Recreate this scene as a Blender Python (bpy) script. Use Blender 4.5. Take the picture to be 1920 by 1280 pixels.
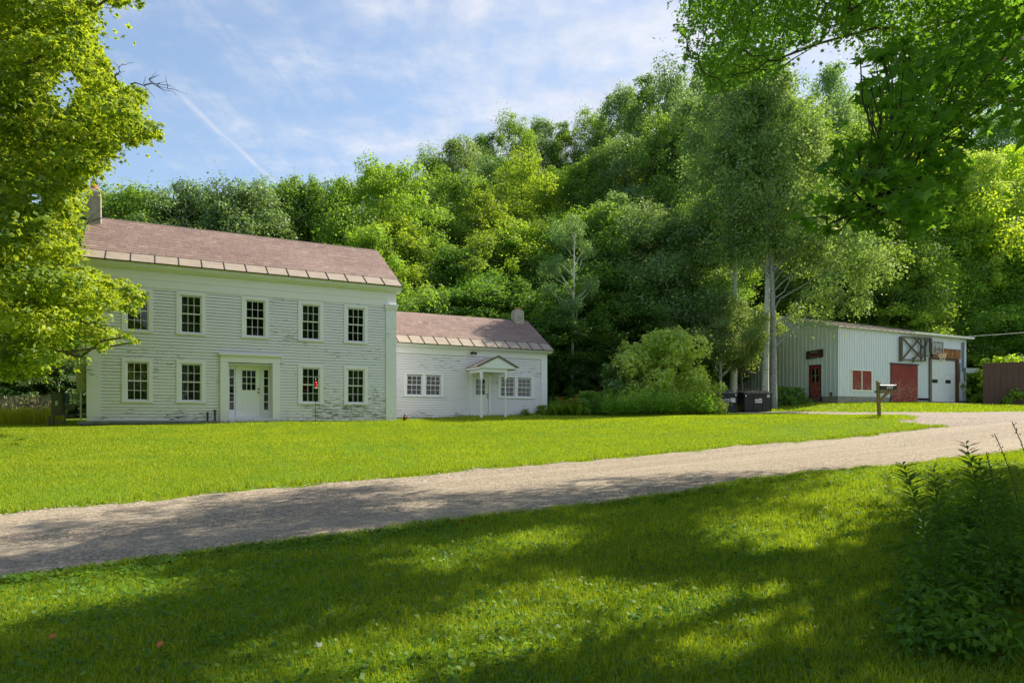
import bpy, math, random
import numpy as np
from mathutils import Vector, Matrix
for o in list(bpy.data.objects): bpy.data.objects.remove(o)
C = bpy.context.scene.collection
R = math.radians
rng = np.random.default_rng(7)
random.seed(7)

# ------------------------------------------------------------ camera, sky, sun, exposure
# world: camera at the origin looking +Y; z = 0 is the camera's height (ground under it is about -1.6)
F = 1280.0
ALPHA = math.atan(2440 / 1280)            # direction of the house front / the road, from +Y towards +X
S_, C_ = math.sin(ALPHA), math.cos(ALPHA)
ROT = math.pi / 2 - ALPHA                 # frame (u along the road, v away from it)
cam = bpy.data.cameras.new("camera"); cam_o = bpy.data.objects.new("camera", cam); C.objects.link(cam_o)
cam.sensor_width = 36; cam.lens = 24.0; cam.shift_y = (786 - 640) / 1920
cam.clip_end = 3000; cam.clip_start = 0.05
cam_o.rotation_euler = (R(90), 0, 0)
bpy.context.scene.camera = cam_o

SUN_EL = R(46); SUN_DELTA = R(3)
h1 = math.cos(SUN_DELTA); h2 = math.sin(SUN_DELTA)
sx = h1 * S_ - h2 * C_; sy = h1 * C_ + h2 * S_
SUNV = Vector((sx * math.cos(SUN_EL), sy * math.cos(SUN_EL), math.sin(SUN_EL)))
sl = bpy.data.lights.new("sun", 'SUN'); sl.energy = 5.0; sl.angle = R(0.5); sl.color = (1.0, 0.89, 0.66)
so = bpy.data.objects.new("sun", sl); C.objects.link(so)
so.rotation_euler = (-SUNV).to_track_quat('-Z', 'Y').to_euler(); so.location = (20, 0, 60)

scn = bpy.context.scene
scn.view_settings.view_transform = 'Standard'; scn.view_settings.look = 'None'
scn.view_settings.gamma = 1; scn.view_settings.exposure = 0.95
scn.render.engine = 'CYCLES'
try:
    scn.cycles.max_bounces = 6; scn.cycles.transparent_max_bounces = 6
    scn.cycles.diffuse_bounces = 3; scn.cycles.glossy_bounces = 2; scn.cycles.transmission_bounces = 4
except Exception: pass

world = bpy.data.worlds.new("World"); scn.world = world; world.use_nodes = True

class NT:
    """small node-tree helper"""
    def __init__(s, nt): s.nt = nt; s.L = nt.links; s.N = nt.nodes
    def n(s, t, **k):
        x = s.N.new(t)
        for a, b in k.items():
            if a == 'ins':
                for i, v in b.items():
                    if hasattr(v, 'is_linked') or isinstance(v, bpy.types.NodeSocket): s.L.new(v, x.inputs[i])
                    else: x.inputs[i].default_value = v
            else: setattr(x, a, b)
        return x
    def math(s, op, a, b=None, clamp=False):
        x = s.n('ShaderNodeMath', operation=op, use_clamp=clamp)
        for i, v in enumerate((a, b)):
            if v is None: continue
            if isinstance(v, bpy.types.NodeSocket): s.L.new(v, x.inputs[i])
            else: x.inputs[i].default_value = v
        return x.outputs[0]
    def mix(s, fac, a, b, mode='MIX'):
        x = s.n('ShaderNodeMix', data_type='RGBA', blend_type=mode)
        for i, v in ((0, fac), (6, a), (7, b)):
            if isinstance(v, bpy.types.NodeSocket): s.L.new(v, x.inputs[i])
            elif i == 0: x.inputs[0].default_value = v
            else: x.inputs[i].default_value = (*v[:3], 1)
        return x.outputs[2]
    def ramp(s, fac, stops):
        x = s.n('ShaderNodeValToRGB'); s.L.new(fac, x.inputs[0])
        e = x.color_ramp.elements
        e[0].position, e[0].color = stops[0][0], (*stops[0][1], 1)
        e[1].position, e[1].color = stops[-1][0], (*stops[-1][1], 1)
        for p, c in stops[1:-1]:
            q = e.new(p); q.color = (*c, 1)
        return x.outputs[0]
    def rng(s, v, a, b, c=0.0, d=1.0, smooth=False):
        x = s.n('ShaderNodeMapRange', interpolation_type='SMOOTHSTEP' if smooth else 'LINEAR')
        s.L.new(v, x.inputs[0])
        for i, q in enumerate((a, b, c, d)): x.inputs[i + 1].default_value = q
        return x.outputs[0]
    def noise(s, vec, scale, detail=4, rough=.55, out=0, dist=0.0):
        x = s.n('ShaderNodeTexNoise'); s.L.new(vec, x.inputs['Vector'])
        x.inputs['Scale'].default_value = scale; x.inputs['Detail'].default_value = detail
        x.inputs['Roughness'].default_value = rough; x.inputs['Distortion'].default_value = dist
        return x.outputs[out]
    def mapping(s, vec, scale=(1, 1, 1), rot=(0, 0, 0), loc=(0, 0, 0)):
        x = s.n('ShaderNodeMapping'); s.L.new(vec, x.inputs[0])
        x.inputs['Scale'].default_value = scale; x.inputs['Rotation'].default_value = rot
        x.inputs['Location'].default_value = loc
        return x.outputs[0]

def build_world():
    t = NT(world.node_tree); bg = t.N['Background']
    sky = t.n('ShaderNodeTexSky', sky_type='NISHITA')
    sky.sun_disc = False; sky.sun_elevation = SUN_EL
    sky.sun_rotation = math.atan2(SUNV.x, SUNV.y)
    sky.air_density = 1.2; sky.dust_density = 0.8; sky.ozone_density = 1.5; sky.altitude = 300
    d = t.n('ShaderNodeTexCoord').outputs['Generated']
    sep = t.n('ShaderNodeSeparateXYZ'); t.L.new(d, sep.inputs[0])
    X, Y, Z = sep.outputs
    zz = t.math('ADD', t.math('MAXIMUM', Z, 0.0), 0.12)
    cmb = t.n('ShaderNodeCombineXYZ', ins={0: t.math('DIVIDE', X, zz), 1: t.math('DIVIDE', Y, zz), 2: 0.0}).outputs[0]
    v1 = t.mapping(cmb, (1.0, 1.7, 1), (0, 0, R(-38)), (3.1, 1.7, 0))
    big = t.noise(v1, 0.9, 4, .55, dist=.3)
    fine = t.noise(t.mapping(cmb, (1.0, 1.5, 1), (0, 0, R(-60))), 4.2, 7, .62, dist=.25)
    ripple = t.noise(t.mapping(cmb, (2.4, 1.0, 1), (0, 0, R(25))), 5.5, 4, .6, dist=.6)
    # the cloud sheet thickens to the right
    side = t.rng(t.math('DIVIDE', X, t.math('MAXIMUM', Y, 0.05)), -0.75, 0.12, 0, 1, True)
    body = t.math('ADD', t.math('MULTIPLY', big, .7), t.math('ADD', t.math('MULTIPLY', fine, .62), t.math('MULTIPLY', ripple, .40)))
    body = t.math('ADD', body, t.math('MULTIPLY', side, .42))
    m = t.rng(body, 0.90, 1.46, 0, 0.88, True)
    thin = t.math('MULTIPLY', t.rng(t.noise(t.mapping(cmb, (.6, 2.6, 1), (0, 0, R(-25))), 1.3, 4, .6, dist=.4), .45, .8, 0, .32, True), 1.0)
    m = t.math('MAXIMUM', m, thin)
    # contrail: a band of the plane through two directions
    A = Vector(((322 - 960) / F, 1, (786 - 168) / F)).normalized(); B = Vector(((528 - 960) / F, 1, (786 - 352) / F)).normalized()
    nrm = A.cross(B).normalized()
    dp = t.n('ShaderNodeVectorMath', operation='DOT_PRODUCT', ins={0: d, 1: tuple(nrm)}).outputs['Value']
    wob = t.math('MULTIPLY', t.math('SUBTRACT', t.noise(d, 14, 3), .5), .012)
    dist = t.math('ABSOLUTE', t.math('ADD', dp, wob))
    ax = (B - A).normalized()
    al = t.n('ShaderNodeVectorMath', operation='DOT_PRODUCT', ins={0: d, 1: tuple(ax)}).outputs['Value']
    a0, a1 = A.dot(ax), B.dot(ax)
    wid = t.rng(al, a0, a1, .0075, .0035)
    band = t.math('SUBTRACT', 1.0, t.math('DIVIDE', dist, wid), True)
    ends = t.math('MULTIPLY', t.rng(al, a0 - .005, a0 + .02, 0, 1, True), t.rng(al, a1 - .02, a1 + .01, 1, 0, True))
    trail = t.math('MULTIPLY', t.math('MULTIPLY', band, ends), t.rng(t.noise(d, 40, 3), .3, .7, .35, .7))
    m = t.math('MAXIMUM', m, trail)
    up = t.rng(Z, -.02, .05, 0, 1)
    m = t.math('MULTIPLY', m, up)
    cloudc = t.mix(t.rng(fine, .35, .7), (3.6, 3.9, 4.5), (4.9, 4.95, 5.25))
    skyc = t.mix(.10, sky.outputs[0], (3.3, 3.75, 4.5))
    col = t.mix(m, skyc, cloudc)
    t.L.new(col, bg.inputs[0]); bg.inputs[1].default_value = 0.10
build_world()

# ------------------------------------------------------------ frame helpers
def W(u, v, z=0.0): return Vector((S_ * u - C_ * v, C_ * u + S_ * v, z))
def uv_of(X, Y): return S_ * X + C_ * Y, -C_ * X + S_ * Y

KU = np.array([-120, -40, -15, -2, 5, 10, 16, 23, 30, 37, 50, 80, 200.])
KV = np.array([-60, 0, 8.45, 12.9, 16, 20, 28.4, 38, 60, 110, 200, 600.])
KZ = np.array([
 [-6, -3.2, -2.2, -1.8, -1.7, -1.4, -1.2, -1.0, -.7, -.4, .1, .8, 3],
 [-5, -2.6, -2.0, -1.6, -1.5, -1.2, -1.0, -.85, -.6, -.35, .1, 1, 4],
 [-5, -2.7, -2.1, -1.63, -1.35, -.98, -.75, -.55, -.35, -.1, .35, 1.2, 4],
 [-5, -2.6, -2.0, -1.46, -1.24, -1.04, -.74, -.26, -.02, .12, .5, 1.3, 4],
 [-5, -2.3, -1.75, -1.12, -.92, -.80, -.46, .13, .12, .22, .6, 1.4, 4],
 [-4, -2.0, -1.35, -.72, -.55, -.48, -.20, .14, .18, .38, .7, 1.6, 4],
 [-3, -1.2, -.55, -.22, -.10, -.06, .10, .22, .42, 1.0, 1.2, 2.2, 5],
 [-2, -.9, -.3, .05, .15, .35, .7, 1.1, 1.35, 1.5, 1.9, 3.5, 8],
 [0, .5, 1.0, 2.0, 3.0, 4.5, 6.5, 8.5, 10, 11, 12, 14, 16],
 [2, 3, 5, 8, 12, 17, 23, 28, 31, 33, 34, 35, 35],
 [5, 8, 12, 17, 26, 36, 46, 52, 57, 60, 62, 64, 60],
 [20, 25, 35, 45, 55, 70, 80, 90, 95, 98, 100, 100, 95.]])
def slopes(x, y):
    d = np.diff(y, axis=0) / np.diff(x).reshape((-1,) + (1,) * (y.ndim - 1))
    m = np.zeros_like(y); h = np.diff(x).reshape((-1,) + (1,) * (y.ndim - 1))
    w1 = 2 * h[1:] + h[:-1]; w2 = h[1:] + 2 * h[:-1]
    same = d[1:] * d[:-1] > 0
    with np.errstate(divide='ignore', invalid='ignore'):
        hm = (w1 + w2) / (w1 / d[:-1] + w2 / d[1:])
    m[1:-1] = np.where(same, hm, 0); m[0] = d[0]; m[-1] = d[-1]
    return m
def herm(x, y, m, q, cols=None):
    i = np.clip(np.searchsorted(x, q, 'right') - 1, 0, len(x) - 2)
    h = x[i + 1] - x[i]; t = np.clip((q - x[i]) / h, 0, 1)
    if cols is None:
        sh = (-1,) + (1,) * (y.ndim - 1); t = t.reshape(sh); h = h.reshape(sh)
        y0, y1, m0, m1 = y[i], y[i + 1], m[i], m[i + 1]
    else: y0, y1, m0, m1 = y[i, cols], y[i + 1, cols], m[i, cols], m[i + 1, cols]
    return (2*t**3 - 3*t**2 + 1) * y0 + (t**3 - 2*t**2 + t) * h * m0 + (-2*t**3 + 3*t**2) * y1 + (t**3 - t**2) * h * m1
_KT = KZ.T.copy(); _MU = slopes(KU, _KT)
def gz(u, v):
    u = np.atleast_1d(np.asarray(u, float)); v = np.atleast_1d(np.asarray(v, float))
    rows = herm(KU, _KT, _MU, u).T                 # (nv, N)
    mv = slopes(KV, rows)
    z = herm(KV, rows, mv, v, np.arange(len(u)))
    z = z + 0.025 * np.sin(u * 1.1 + v * .7) * np.sin(v * .9 - u * .3) * (np.abs(v - 10.6) > 3)
    return z
def gz1(u, v): return float(gz(u, v)[0])
def gxy(X, Y):
    u, v = uv_of(X, Y); return gz1(u, v)

def setp(o, label=None, cat=None, group=None, kind=None):
    if label: o['label'] = label
    if cat: o['category'] = cat
    if group: o['group'] = group
    if kind: o['kind'] = kind
    return o

def link(name, me, mats=None, parent=None):
    o = bpy.data.objects.new(name, me)
    if mats is not None:
        for m in (mats if isinstance(mats, (list, tuple)) else [mats]): me.materials.append(m)
    C.objects.link(o)
    if parent is not None: o.parent = parent
    return o
def empty(name, loc, rz=0.0):
    o = bpy.data.objects.new(name, None); o.empty_display_size = .3; C.objects.link(o)
    o.location = loc; o.rotation_euler = (0, 0, rz); return o

class MB:
    """collects boxes, prisms and tubes, builds ONE mesh object"""
    def __init__(s, off=(0, 0, 0)): s.v = []; s.f = []; s.off = Vector(off); s.mi = []; s.cm = 0
    def add(s, vs, fs):
        b = len(s.v); s.v += [tuple(Vector(p) - s.off) for p in vs]
        s.f += [tuple(b + i for i in f) for f in fs]; s.mi += [s.cm] * len(fs); return s
    def box(s, x0, x1, y0, y1, z0, z1):
        return s.add([(x0,y0,z0),(x1,y0,z0),(x1,y1,z0),(x0,y1,z0),(x0,y0,z1),(x1,y0,z1),(x1,y1,z1),(x0,y1,z1)],
            [(0,3,2,1),(4,5,6,7),(0,1,5,4),(1,2,6,5),(2,3,7,6),(3,0,4,7)])
    def hexa(s, p):   # eight points, bottom ring then top ring
        return s.add(p, [(0,3,2,1),(4,5,6,7),(0,1,5,4),(1,2,6,5),(2,3,7,6),(3,0,4,7)])
    def beam(s, a, b, w, h, up=(0, 0, 1)):
        a = Vector(a); b = Vector(b); d = (b - a).normalized(); sd = d.cross(Vector(up))
        if sd.length < 1e-4: sd = d.cross(Vector((1, 0, 0)))
        sd.normalize(); u2 = sd.cross(d).normalized()
        q = []
        for p in (a, b):
            q += [p + sd*(-w/2) + u2*(-h/2), p + sd*(w/2) + u2*(-h/2), p + sd*(w/2) + u2*(h/2), p + sd*(-w/2) + u2*(h/2)]
        return s.add(q, [(0,1,2,3),(7,6,5,4),(0,4,5,1),(1,5,6,2),(2,6,7,3),(3,7,4,0)])
    def tube(s, pts, rad, n=8, cap=True):
        pts = [Vector(p) for p in pts]; b = []
        prev = None
        for i, p in enumerate(pts):
            d = (pts[min(i+1, len(pts)-1)] - pts[max(i-1, 0)]).normalized()
            ref = prev if prev is not None else (Vector((0,0,1)) if abs(d.z) < .9 else Vector((1,0,0)))
            sd = (ref - d * ref.dot(d))
            if sd.length < 1e-5: sd = d.orthogonal()
            sd.normalize(); prev = sd; t2 = d.cross(sd); r = rad[i] if hasattr(rad, '__len__') else rad
            for k in range(n):
                a = 2*math.pi*k/n; b.append(p + sd*(math.cos(a)*r) + t2*(math.sin(a)*r))
        fs = [(i*n+k, i*n+(k+1) % n, (i+1)*n+(k+1) % n, (i+1)*n+k) for i in range(len(pts)-1) for k in range(n)]
        if cap: fs += [tuple(reversed(range(n))), tuple((len(pts)-1)*n + k for k in range(n))]
        return s.add(b, fs)
    def lathe(s, base, prof, n=14):   # prof: (z, r)
        return s.tube([Vector(base) + Vector((0, 0, z)) for z, r in prof], [r for z, r in prof], n)
    def prism(s, poly, axis, a, b):   # poly of 2D points in the other two axes
        def P(p, t):
            return {'x': (t, p[0], p[1]), 'y': (p[0], t, p[1]), 'z': (p[0], p[1], t)}[axis]
        n = len(poly)
        return s.add([P(p, a) for p in poly] + [P(p, b) for p in poly],
            [tuple(reversed(range(n))), tuple(range(n, 2*n))] + [(i, (i+1) % n, n+(i+1) % n, n+i) for i in range(n)])
    def build(s, name, mats, parent=None, smooth=False, bevel=0):
        me = bpy.data.meshes.new(name); me.from_pydata(s.v, [], s.f); 
        import bmesh
        bm = bmesh.new(); bm.from_mesh(me); bmesh.ops.recalc_face_normals(bm, faces=bm.faces); bm.to_mesh(me); bm.free()
        o = link(name, me, mats, parent)
        if isinstance(mats, (list, tuple)) and len(mats) > 1: me.polygons.foreach_set('material_index', s.mi)
        if smooth: me.shade_smooth()
        if bevel:
            m = o.modifiers.new('b', 'BEVEL'); m.width = bevel; m.segments = 2; m.limit_method = 'ANGLE'
        return o

def npmesh(name, V, Fc, k, tint=None):
    """V (n,3), Fc (m,k) numpy -> mesh; tint per face"""
    me = bpy.data.meshes.new(name)
    me.vertices.add(len(V)); me.vertices.foreach_set('co', np.ascontiguousarray(V, dtype=np.float32).ravel())
    me.loops.add(Fc.size); me.loops.foreach_set('vertex_index', np.ascontiguousarray(Fc, dtype=np.int32).ravel())
    me.polygons.add(len(Fc)); me.polygons.foreach_set('loop_start', np.arange(0, Fc.size, k, dtype=np.int32))
    me.update(calc_edges=True)
    if tint is not None:
        a = me.attributes.new('tint', 'FLOAT', 'FACE'); a.data.foreach_set('value', np.asarray(tint, dtype=np.float32))
    return me

# ------------------------------------------------------------ materials
MATS = {}
def newmat(name):
    m = bpy.data.materials.new(name); m.use_nodes = True; MATS[name] = m
    t = NT(m.node_tree); t.N.clear()
    t.out = t.n('ShaderNodeOutputMaterial'); t.m = m
    return t
def principled(t, col, rough=.6, spec=.4, metal=0.0, bump=None, bstr=.3, bdist=.01):
    p = t.n('ShaderNodeBsdfPrincipled')
    if isinstance(col, bpy.types.NodeSocket): t.L.new(col, p.inputs['Base Color'])
    else: p.inputs['Base Color'].default_value = (*col, 1)
    if isinstance(rough, bpy.types.NodeSocket): t.L.new(rough, p.inputs['Roughness'])
    else: p.inputs['Roughness'].default_value = rough
    p.inputs['Specular IOR Level'].default_value = spec; p.inputs['Metallic'].default_value = metal
    if bump is not None:
        b = t.n('ShaderNodeBump', ins={'Height': bump}); b.inputs['Strength'].default_value = bstr
        b.inputs['Distance'].default_value = bdist; t.L.new(b.outputs[0], p.inputs['Normal'])
    t.L.new(p.outputs[0], t.out.inputs[0]); return p
def objc(t): return t.n('ShaderNodeTexCoord').outputs['Object']

def leaf_mat(name, c0, c1, c2, trans, tw=.42, gloss=.06, rough=.45):
    t = newmat(name)
    a = t.n('ShaderNodeAttribute', attribute_name='tint').outputs['Fac']
    col = t.ramp(a, [(0, c0), (.5, c1), (1, c2)])
    oi = t.n('ShaderNodeObjectInfo')
    col = t.mix(1.0, col, oi.outputs['Color'], 'MULTIPLY')
    tcol = t.mix(1.0, t.mix(1.0, t.ramp(a, [(0, tuple(q*.75 for q in trans)), (1, tuple(min(1, q*1.15) for q in trans))]), oi.outputs['Color'], 'MULTIPLY'), (1, 1, 1), 'MULTIPLY')
    df = t.n('ShaderNodeBsdfDiffuse', ins={0: col}); tr = t.n('ShaderNodeBsdfTranslucent', ins={0: tcol})
    gl = t.n('ShaderNodeBsdfGlossy', ins={0: (1, 1, 1, 1), 'Roughness': rough})
    m1 = t.n('ShaderNodeMixShader', ins={0: tw, 1: df.outputs[0], 2: tr.outputs[0]})
    m2 = t.n('ShaderNodeMixShader', ins={0: gloss, 1: m1.outputs[0], 2: gl.outputs[0]})
    t.L.new(m2.outputs[0], t.out.inputs[0]); return t.m

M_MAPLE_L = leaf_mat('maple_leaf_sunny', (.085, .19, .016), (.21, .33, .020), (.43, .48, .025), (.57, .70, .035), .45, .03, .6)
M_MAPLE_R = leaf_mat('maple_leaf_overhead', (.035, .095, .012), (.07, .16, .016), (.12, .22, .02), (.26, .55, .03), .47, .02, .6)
M_FOREST = leaf_mat('forest_leaf', (.045, .115, .020), (.105, .205, .030), (.22, .34, .042), (.42, .60, .055), .46, .03, .6)
M_POPLAR = leaf_mat('poplar_leaf', (.06, .12, .042), (.12, .215, .06), (.25, .36, .10), (.42, .58, .12), .38, .045, .5)
M_SHRUB = leaf_mat('shrub_leaf', (.10, .19, .035), (.22, .33, .06), (.46, .52, .17), (.48, .62, .09), .38, .05, .5)
M_GRASS = leaf_mat('grass_blade', (.055, .15, .010), (.225, .315, .012), (.47, .46, .05), (.45, .58, .012), .40, .015, .6)
M_WEED = leaf_mat('weed_leaf', (.040, .115, .012), (.08, .19, .015), (.17, .29, .022), (.26, .44, .025), .36, .022, .55)
M_DRY = leaf_mat('dry_seedhead', (.28, .24, .13), (.40, .33, .19), (.52, .46, .30), (.40, .34, .18), .3, .02)
M_ORANGE = leaf_mat('orange_petal', (.60, .16, .02), (.75, .24, .03), (.8, .35, .05), (.7, .25, .03), .3, .02)

def bark_mat(name, ca, cb, scale=(6, 6, 1.2), marks=None):
    t = newmat(name); o = objc(t); mp = t.mapping(o, scale)
    n = t.noise(mp, 3, 6, .65)
    col = t.mix(t.rng(n, .35, .65), ca, cb)
    if marks:
        k = t.noise(t.mapping(o, (3, 3, 14)), 1.2, 4, .7)
        col = t.mix(t.rng(k, .58, .64), col, marks)
        k2 = t.noise(t.mapping(o, (1.5, 1.5, 1.5)), 1.0, 3, .7)
        col = t.mix(t.rng(k2, .60, .68, 0, .8), col, marks)
    principled(t, col, .9, .2, bump=n, bstr=.6, bdist=.02); return t.m
M_BARK = bark_mat('bark', (.075, .06, .045), (.16, .135, .10))
M_BIRCH = bark_mat('pale_bark', (.58, .58, .52), (.76, .76, .70), (5, 5, 2), (.09, .08, .065))
M_GBARK = bark_mat('grey_bark', (.20, .21, .20), (.36, .37, .36), (6, 6, 1.4), (.06, .05, .04))
M_TWIG = bark_mat('twig_bark', (.055, .04, .028), (.12, .09, .065))

def paint_mat(name, col, wood=(.15, .15, .135), amount=0.0, dirt=.12, low=False, right=False):
    """flaking paint over weathered wood; x = along, z = up in object space"""
    t = newmat(name); o = objc(t)
    st = t.noise(t.mapping(o, (1.5, 1.5, 13)), 1.6, 6, .72)         # streaks along the boards
    cl = t.noise(t.mapping(o, (.32, .32, .5), loc=(7.3, 0, 2.1)), 1.1, 3, .5)    # where the paint fails
    dn = t.noise(t.mapping(o, (.8, .8, 1.2)), 2.2, 5, .6)
    dust = t.mix(t.rng(dn, .3, .75, 0, dirt), col, (col[0]*.62, col[1]*.62, col[2]*.56))
    # fine cracks along each board
    ck = t.noise(t.mapping(o, (2.0, 2.0, 40)), 2.0, 4, .75)
    dust = t.mix(t.rng(ck, .64, .74, 0, .35), dust, (.33, .33, .30))
    if amount > 0:
        thr = t.math('SUBTRACT', t.math('ADD', st, t.math('MULTIPLY', cl, .55)), 1.0 - amount)
        if right:
            sp2 = t.n('ShaderNodeSeparateXYZ'); t.L.new(o, sp2.inputs[0])
            thr = t.math('ADD', thr, t.math('MULTIPLY', t.rng(sp2.outputs[0], .6, 3.0, 0, .075), t.rng(sp2.outputs[2], 3.4, 2.6, 0, 1)))
        if low:
            sep = t.n('ShaderNodeSeparateXYZ'); t.L.new(o, sep.inputs[0])
            thr = t.math('ADD', thr, t.rng(sep.outputs[2], .0, .8, .09, 0))
        flake = t.rng(thr, .0, .02)
        c2 = t.mix(t.noise(o, 9, 4), wood, tuple(min(1, w*1.9) for w in wood))
        dust = t.mix(flake, dust, c2)
        principled(t, dust, .55, .35, bump=t.math('SUBTRACT', 1.0, flake), bstr=.5, bdist=.004)
    else: principled(t, dust, .5, .35, bump=dn, bstr=.08)
    return t.m
M_CLAP = paint_mat('clapboard_paint', (.79, .775, .90), amount=.10, low=True, right=True)
M_CLAP2 = paint_mat('wing_clapboard_paint', (.82, .80, .90), amount=.085, low=True)
M_TRIM = paint_mat('white_trim_paint', (.82, .80, .92), amount=.0)
M_TRIMW = paint_mat('worn_corner_paint', (.77, .76, .87), amount=.09, low=True)
M_DOOR = paint_mat('white_door_paint', (.80, .81, .88), dirt=.04)
def simple(name, col, rough=.6, spec=.4, metal=0.0, nscale=8.0, var=.25, bstr=.15, bdist=.01, stretch=(1, 1, 1)):
    t = newmat(name); o = t.mapping(objc(t), stretch); n = t.noise(o, nscale, 5, .6)
    c = t.mix(t.rng(n, .3, .7), tuple(q*(1-var) for q in col), tuple(min(1, q*(1+var)) for q in col))
    principled(t, c, rough, spec, metal, bump=n, bstr=bstr, bdist=bdist); return t.m
M_FASCIA = simple('eave_paint', (.72, .70, .78), var=.06)
M_FLASH = simple('eave_flashing_metal', (.29, .245, .21), .5, .4, .0, 3, .14)
M_SEAM = simple('dark_seam', (.05, .035, .03), .6)
M_STUCCO = simple('stucco', (.36, .34, .30), .9, .2, 0, 5, .28, .5)
M_BRICKO = simple('clay_flue', (.52, .20, .10), .8, .2, 0, 6, .2)
M_CONC = simple('concrete', (.27, .26, .23), .9, .2, 0, 4, .28, .4)
M_SILL = simple('grey_sill', (.20, .21, .21), .85, .2, 0, 4, .25)
M_DARK = simple('dark_metal', (.028, .030, .030), .5, .4, 0, 6, .2)
M_INT = simple('dark_interior', (.03, .03, .027), .9, .1)
M_LAP = simple('shaded_grimy_lap', (.13, .14, .12), .9, .1)  # shade line and some grime under each board lap, put into the colour
M_BLACK = simple('black_enamel', (.012, .016, .016), .35, .5, 0, 6, .2)
M_GREENBOX = simple('olive_enamel', (.075, .085, .03), .5, .4, 0, 3, .15)
M_RUST = simple('rusty_iron', (.14, .06, .035), .85, .2, 0, 20, .5)
M_GWOOD = simple('weathered_wood', (.15, .135, .115), .9, .2, 0, 5, .4, .5, .01, (4, 4, .6))
M_BWOOD = simple('raw_brown_boards', (.34, .15, .06), .85, .2, 0, 2.2, .6, .4, .01, (5, 5, .5))
M_PWOOD = simple('post_wood', (.24, .17, .085), .85, .25, 0, 6, .35, .4, .01, (5, 5, .7))
M_WHITE = simple('white_plastic', (.80, .80, .78), .5, .4, 0, 4, .05)
M_RED = simple('red_plastic', (.55, .015, .02), .25, .6, 0, 4, .1)
M_NET = simple('net_cord', (.72, .66, .60), .8, .2)
M_RIM = simple('orange_rim', (.45, .09, .03), .5, .4)
M_BRASS = simple('dark_brass', (.12, .10, .07), .35, .5, .7)
M_CURT = simple('sheer_curtain', (.30, .30, .26), .9, .1)
M_BROWN = simple('brown_sheet', (.12, .062, .052), .6, .35, 0, 1.5, .14, .1)
M_STICK = simple('grey_lettering', (.62, .62, .62), .6, .3)

def red_mat(name, col):
    t = newmat(name); o = objc(t)
    n = t.noise(t.mapping(o, (1, 1, 1)), 1.4, 6, .65); k = t.noise(t.mapping(o, (1, 1, 2.5)), 5, 6, .7)
    sep = t.n('ShaderNodeSeparateXYZ'); t.L.new(o, sep.inputs[0])
    c = t.mix(t.rng(n, .3, .7), tuple(q*.75 for q in col), tuple(min(1, q*1.25) for q in col))
    lo = t.rng(sep.outputs[2], 1.1, 2.3, .16, 0)
    c = t.mix(t.rng(t.math('ADD', k, lo), .64, .76, 0, .75), c, (.38, .22, .19))
    principled(t, c, .7, .25, bump=k, bstr=.2); return t.m
M_REDP = red_mat('faded_red_paint', (.235, .040, .033))

def slate_mat():
    t = newmat('red_slate'); o = objc(t)
    a = t.n('ShaderNodeAttribute', attribute_name='tint').outputs['Fac']
    col = t.ramp(a, [(0, (.12, .086, .082)), (.25, (.185, .126, .118)), (.6, (.235, .165, .153)), (.9, (.30, .22, .20)), (1, (.23, .205, .21))])
    n = t.noise(o, 14, 4, .6); b = t.noise(t.mapping(o, (.5, .5, .5)), .8, 4, .6)
    col = t.mix(t.rng(n, .3, .7, .0, .35), col, (.15, .10, .10))
    col = t.mix(t.rng(b, .5, .75, 0, .35), col, (.38, .29, .27))
    principled(t, col, .62, .35, bump=n, bstr=.3, bdist=.006); return t.m
M_SLATE = slate_mat()

def metal_siding():
    t = newmat('ribbed_metal_siding'); o = objc(t)
    n = t.noise(t.mapping(o, (2.2, 2.2, .35)), 2.5, 5, .65); g = t.noise(o, .6, 3, .5)
    c = t.mix(t.rng(n, .3, .75), (.68, .71, .84), (.55, .59, .71))
    c = t.mix(t.rng(g, .4, .7, 0, .4), c, (.68, .71, .70))
    sep = t.n('ShaderNodeSeparateXYZ'); t.L.new(o, sep.inputs[0])
    rust = t.math('ADD', t.noise(t.mapping(o, (6, 6, 1)), 2, 5, .7), t.rng(sep.outputs[2], 1.4, 2.0, .12, 0))
    c = t.mix(t.rng(rust, .72, .80, 0, .7), c, (.26, .22, .18))
    principled(t, c, .45, .4, .0, bump=n, bstr=.1); return t.m
M_METAL = metal_siding()
M_MROOF = simple('galvanised_roof', (.36, .33, .31), .55, .4, .2, 2.5, .35, .2, .01, (6, .6, 1))

def glass_mat():
    t = newmat('window_glass'); o = objc(t)
    n = t.noise(o, 1.6, 2)
    gl = t.n('ShaderNodeBsdfGlossy', ins={0: (.85, .9, .88, 1), 'Roughness': .03})
    b = t.n('ShaderNodeBump', ins={'Height': n}); b.inputs['Strength'].default_value = .10; b.inputs['Distance'].default_value = .06
    t.L.new(b.outputs[0], gl.inputs['Normal'])
    tr = t.n('ShaderNodeBsdfTransparent', ins={0: (.30, .34, .30, 1)})
    fr = t.n('ShaderNodeFresnel', ins={0: 1.5})
    f = t.math('ADD', t.math('MULTIPLY', fr.outputs[0], .95), .03)
    m = t.n('ShaderNodeMixShader', ins={0: f, 1: tr.outputs[0], 2: gl.outputs[0]})
    t.L.new(m.outputs[0], t.out.inputs[0]); return t.m
M_GLASS = glass_mat()

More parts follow.
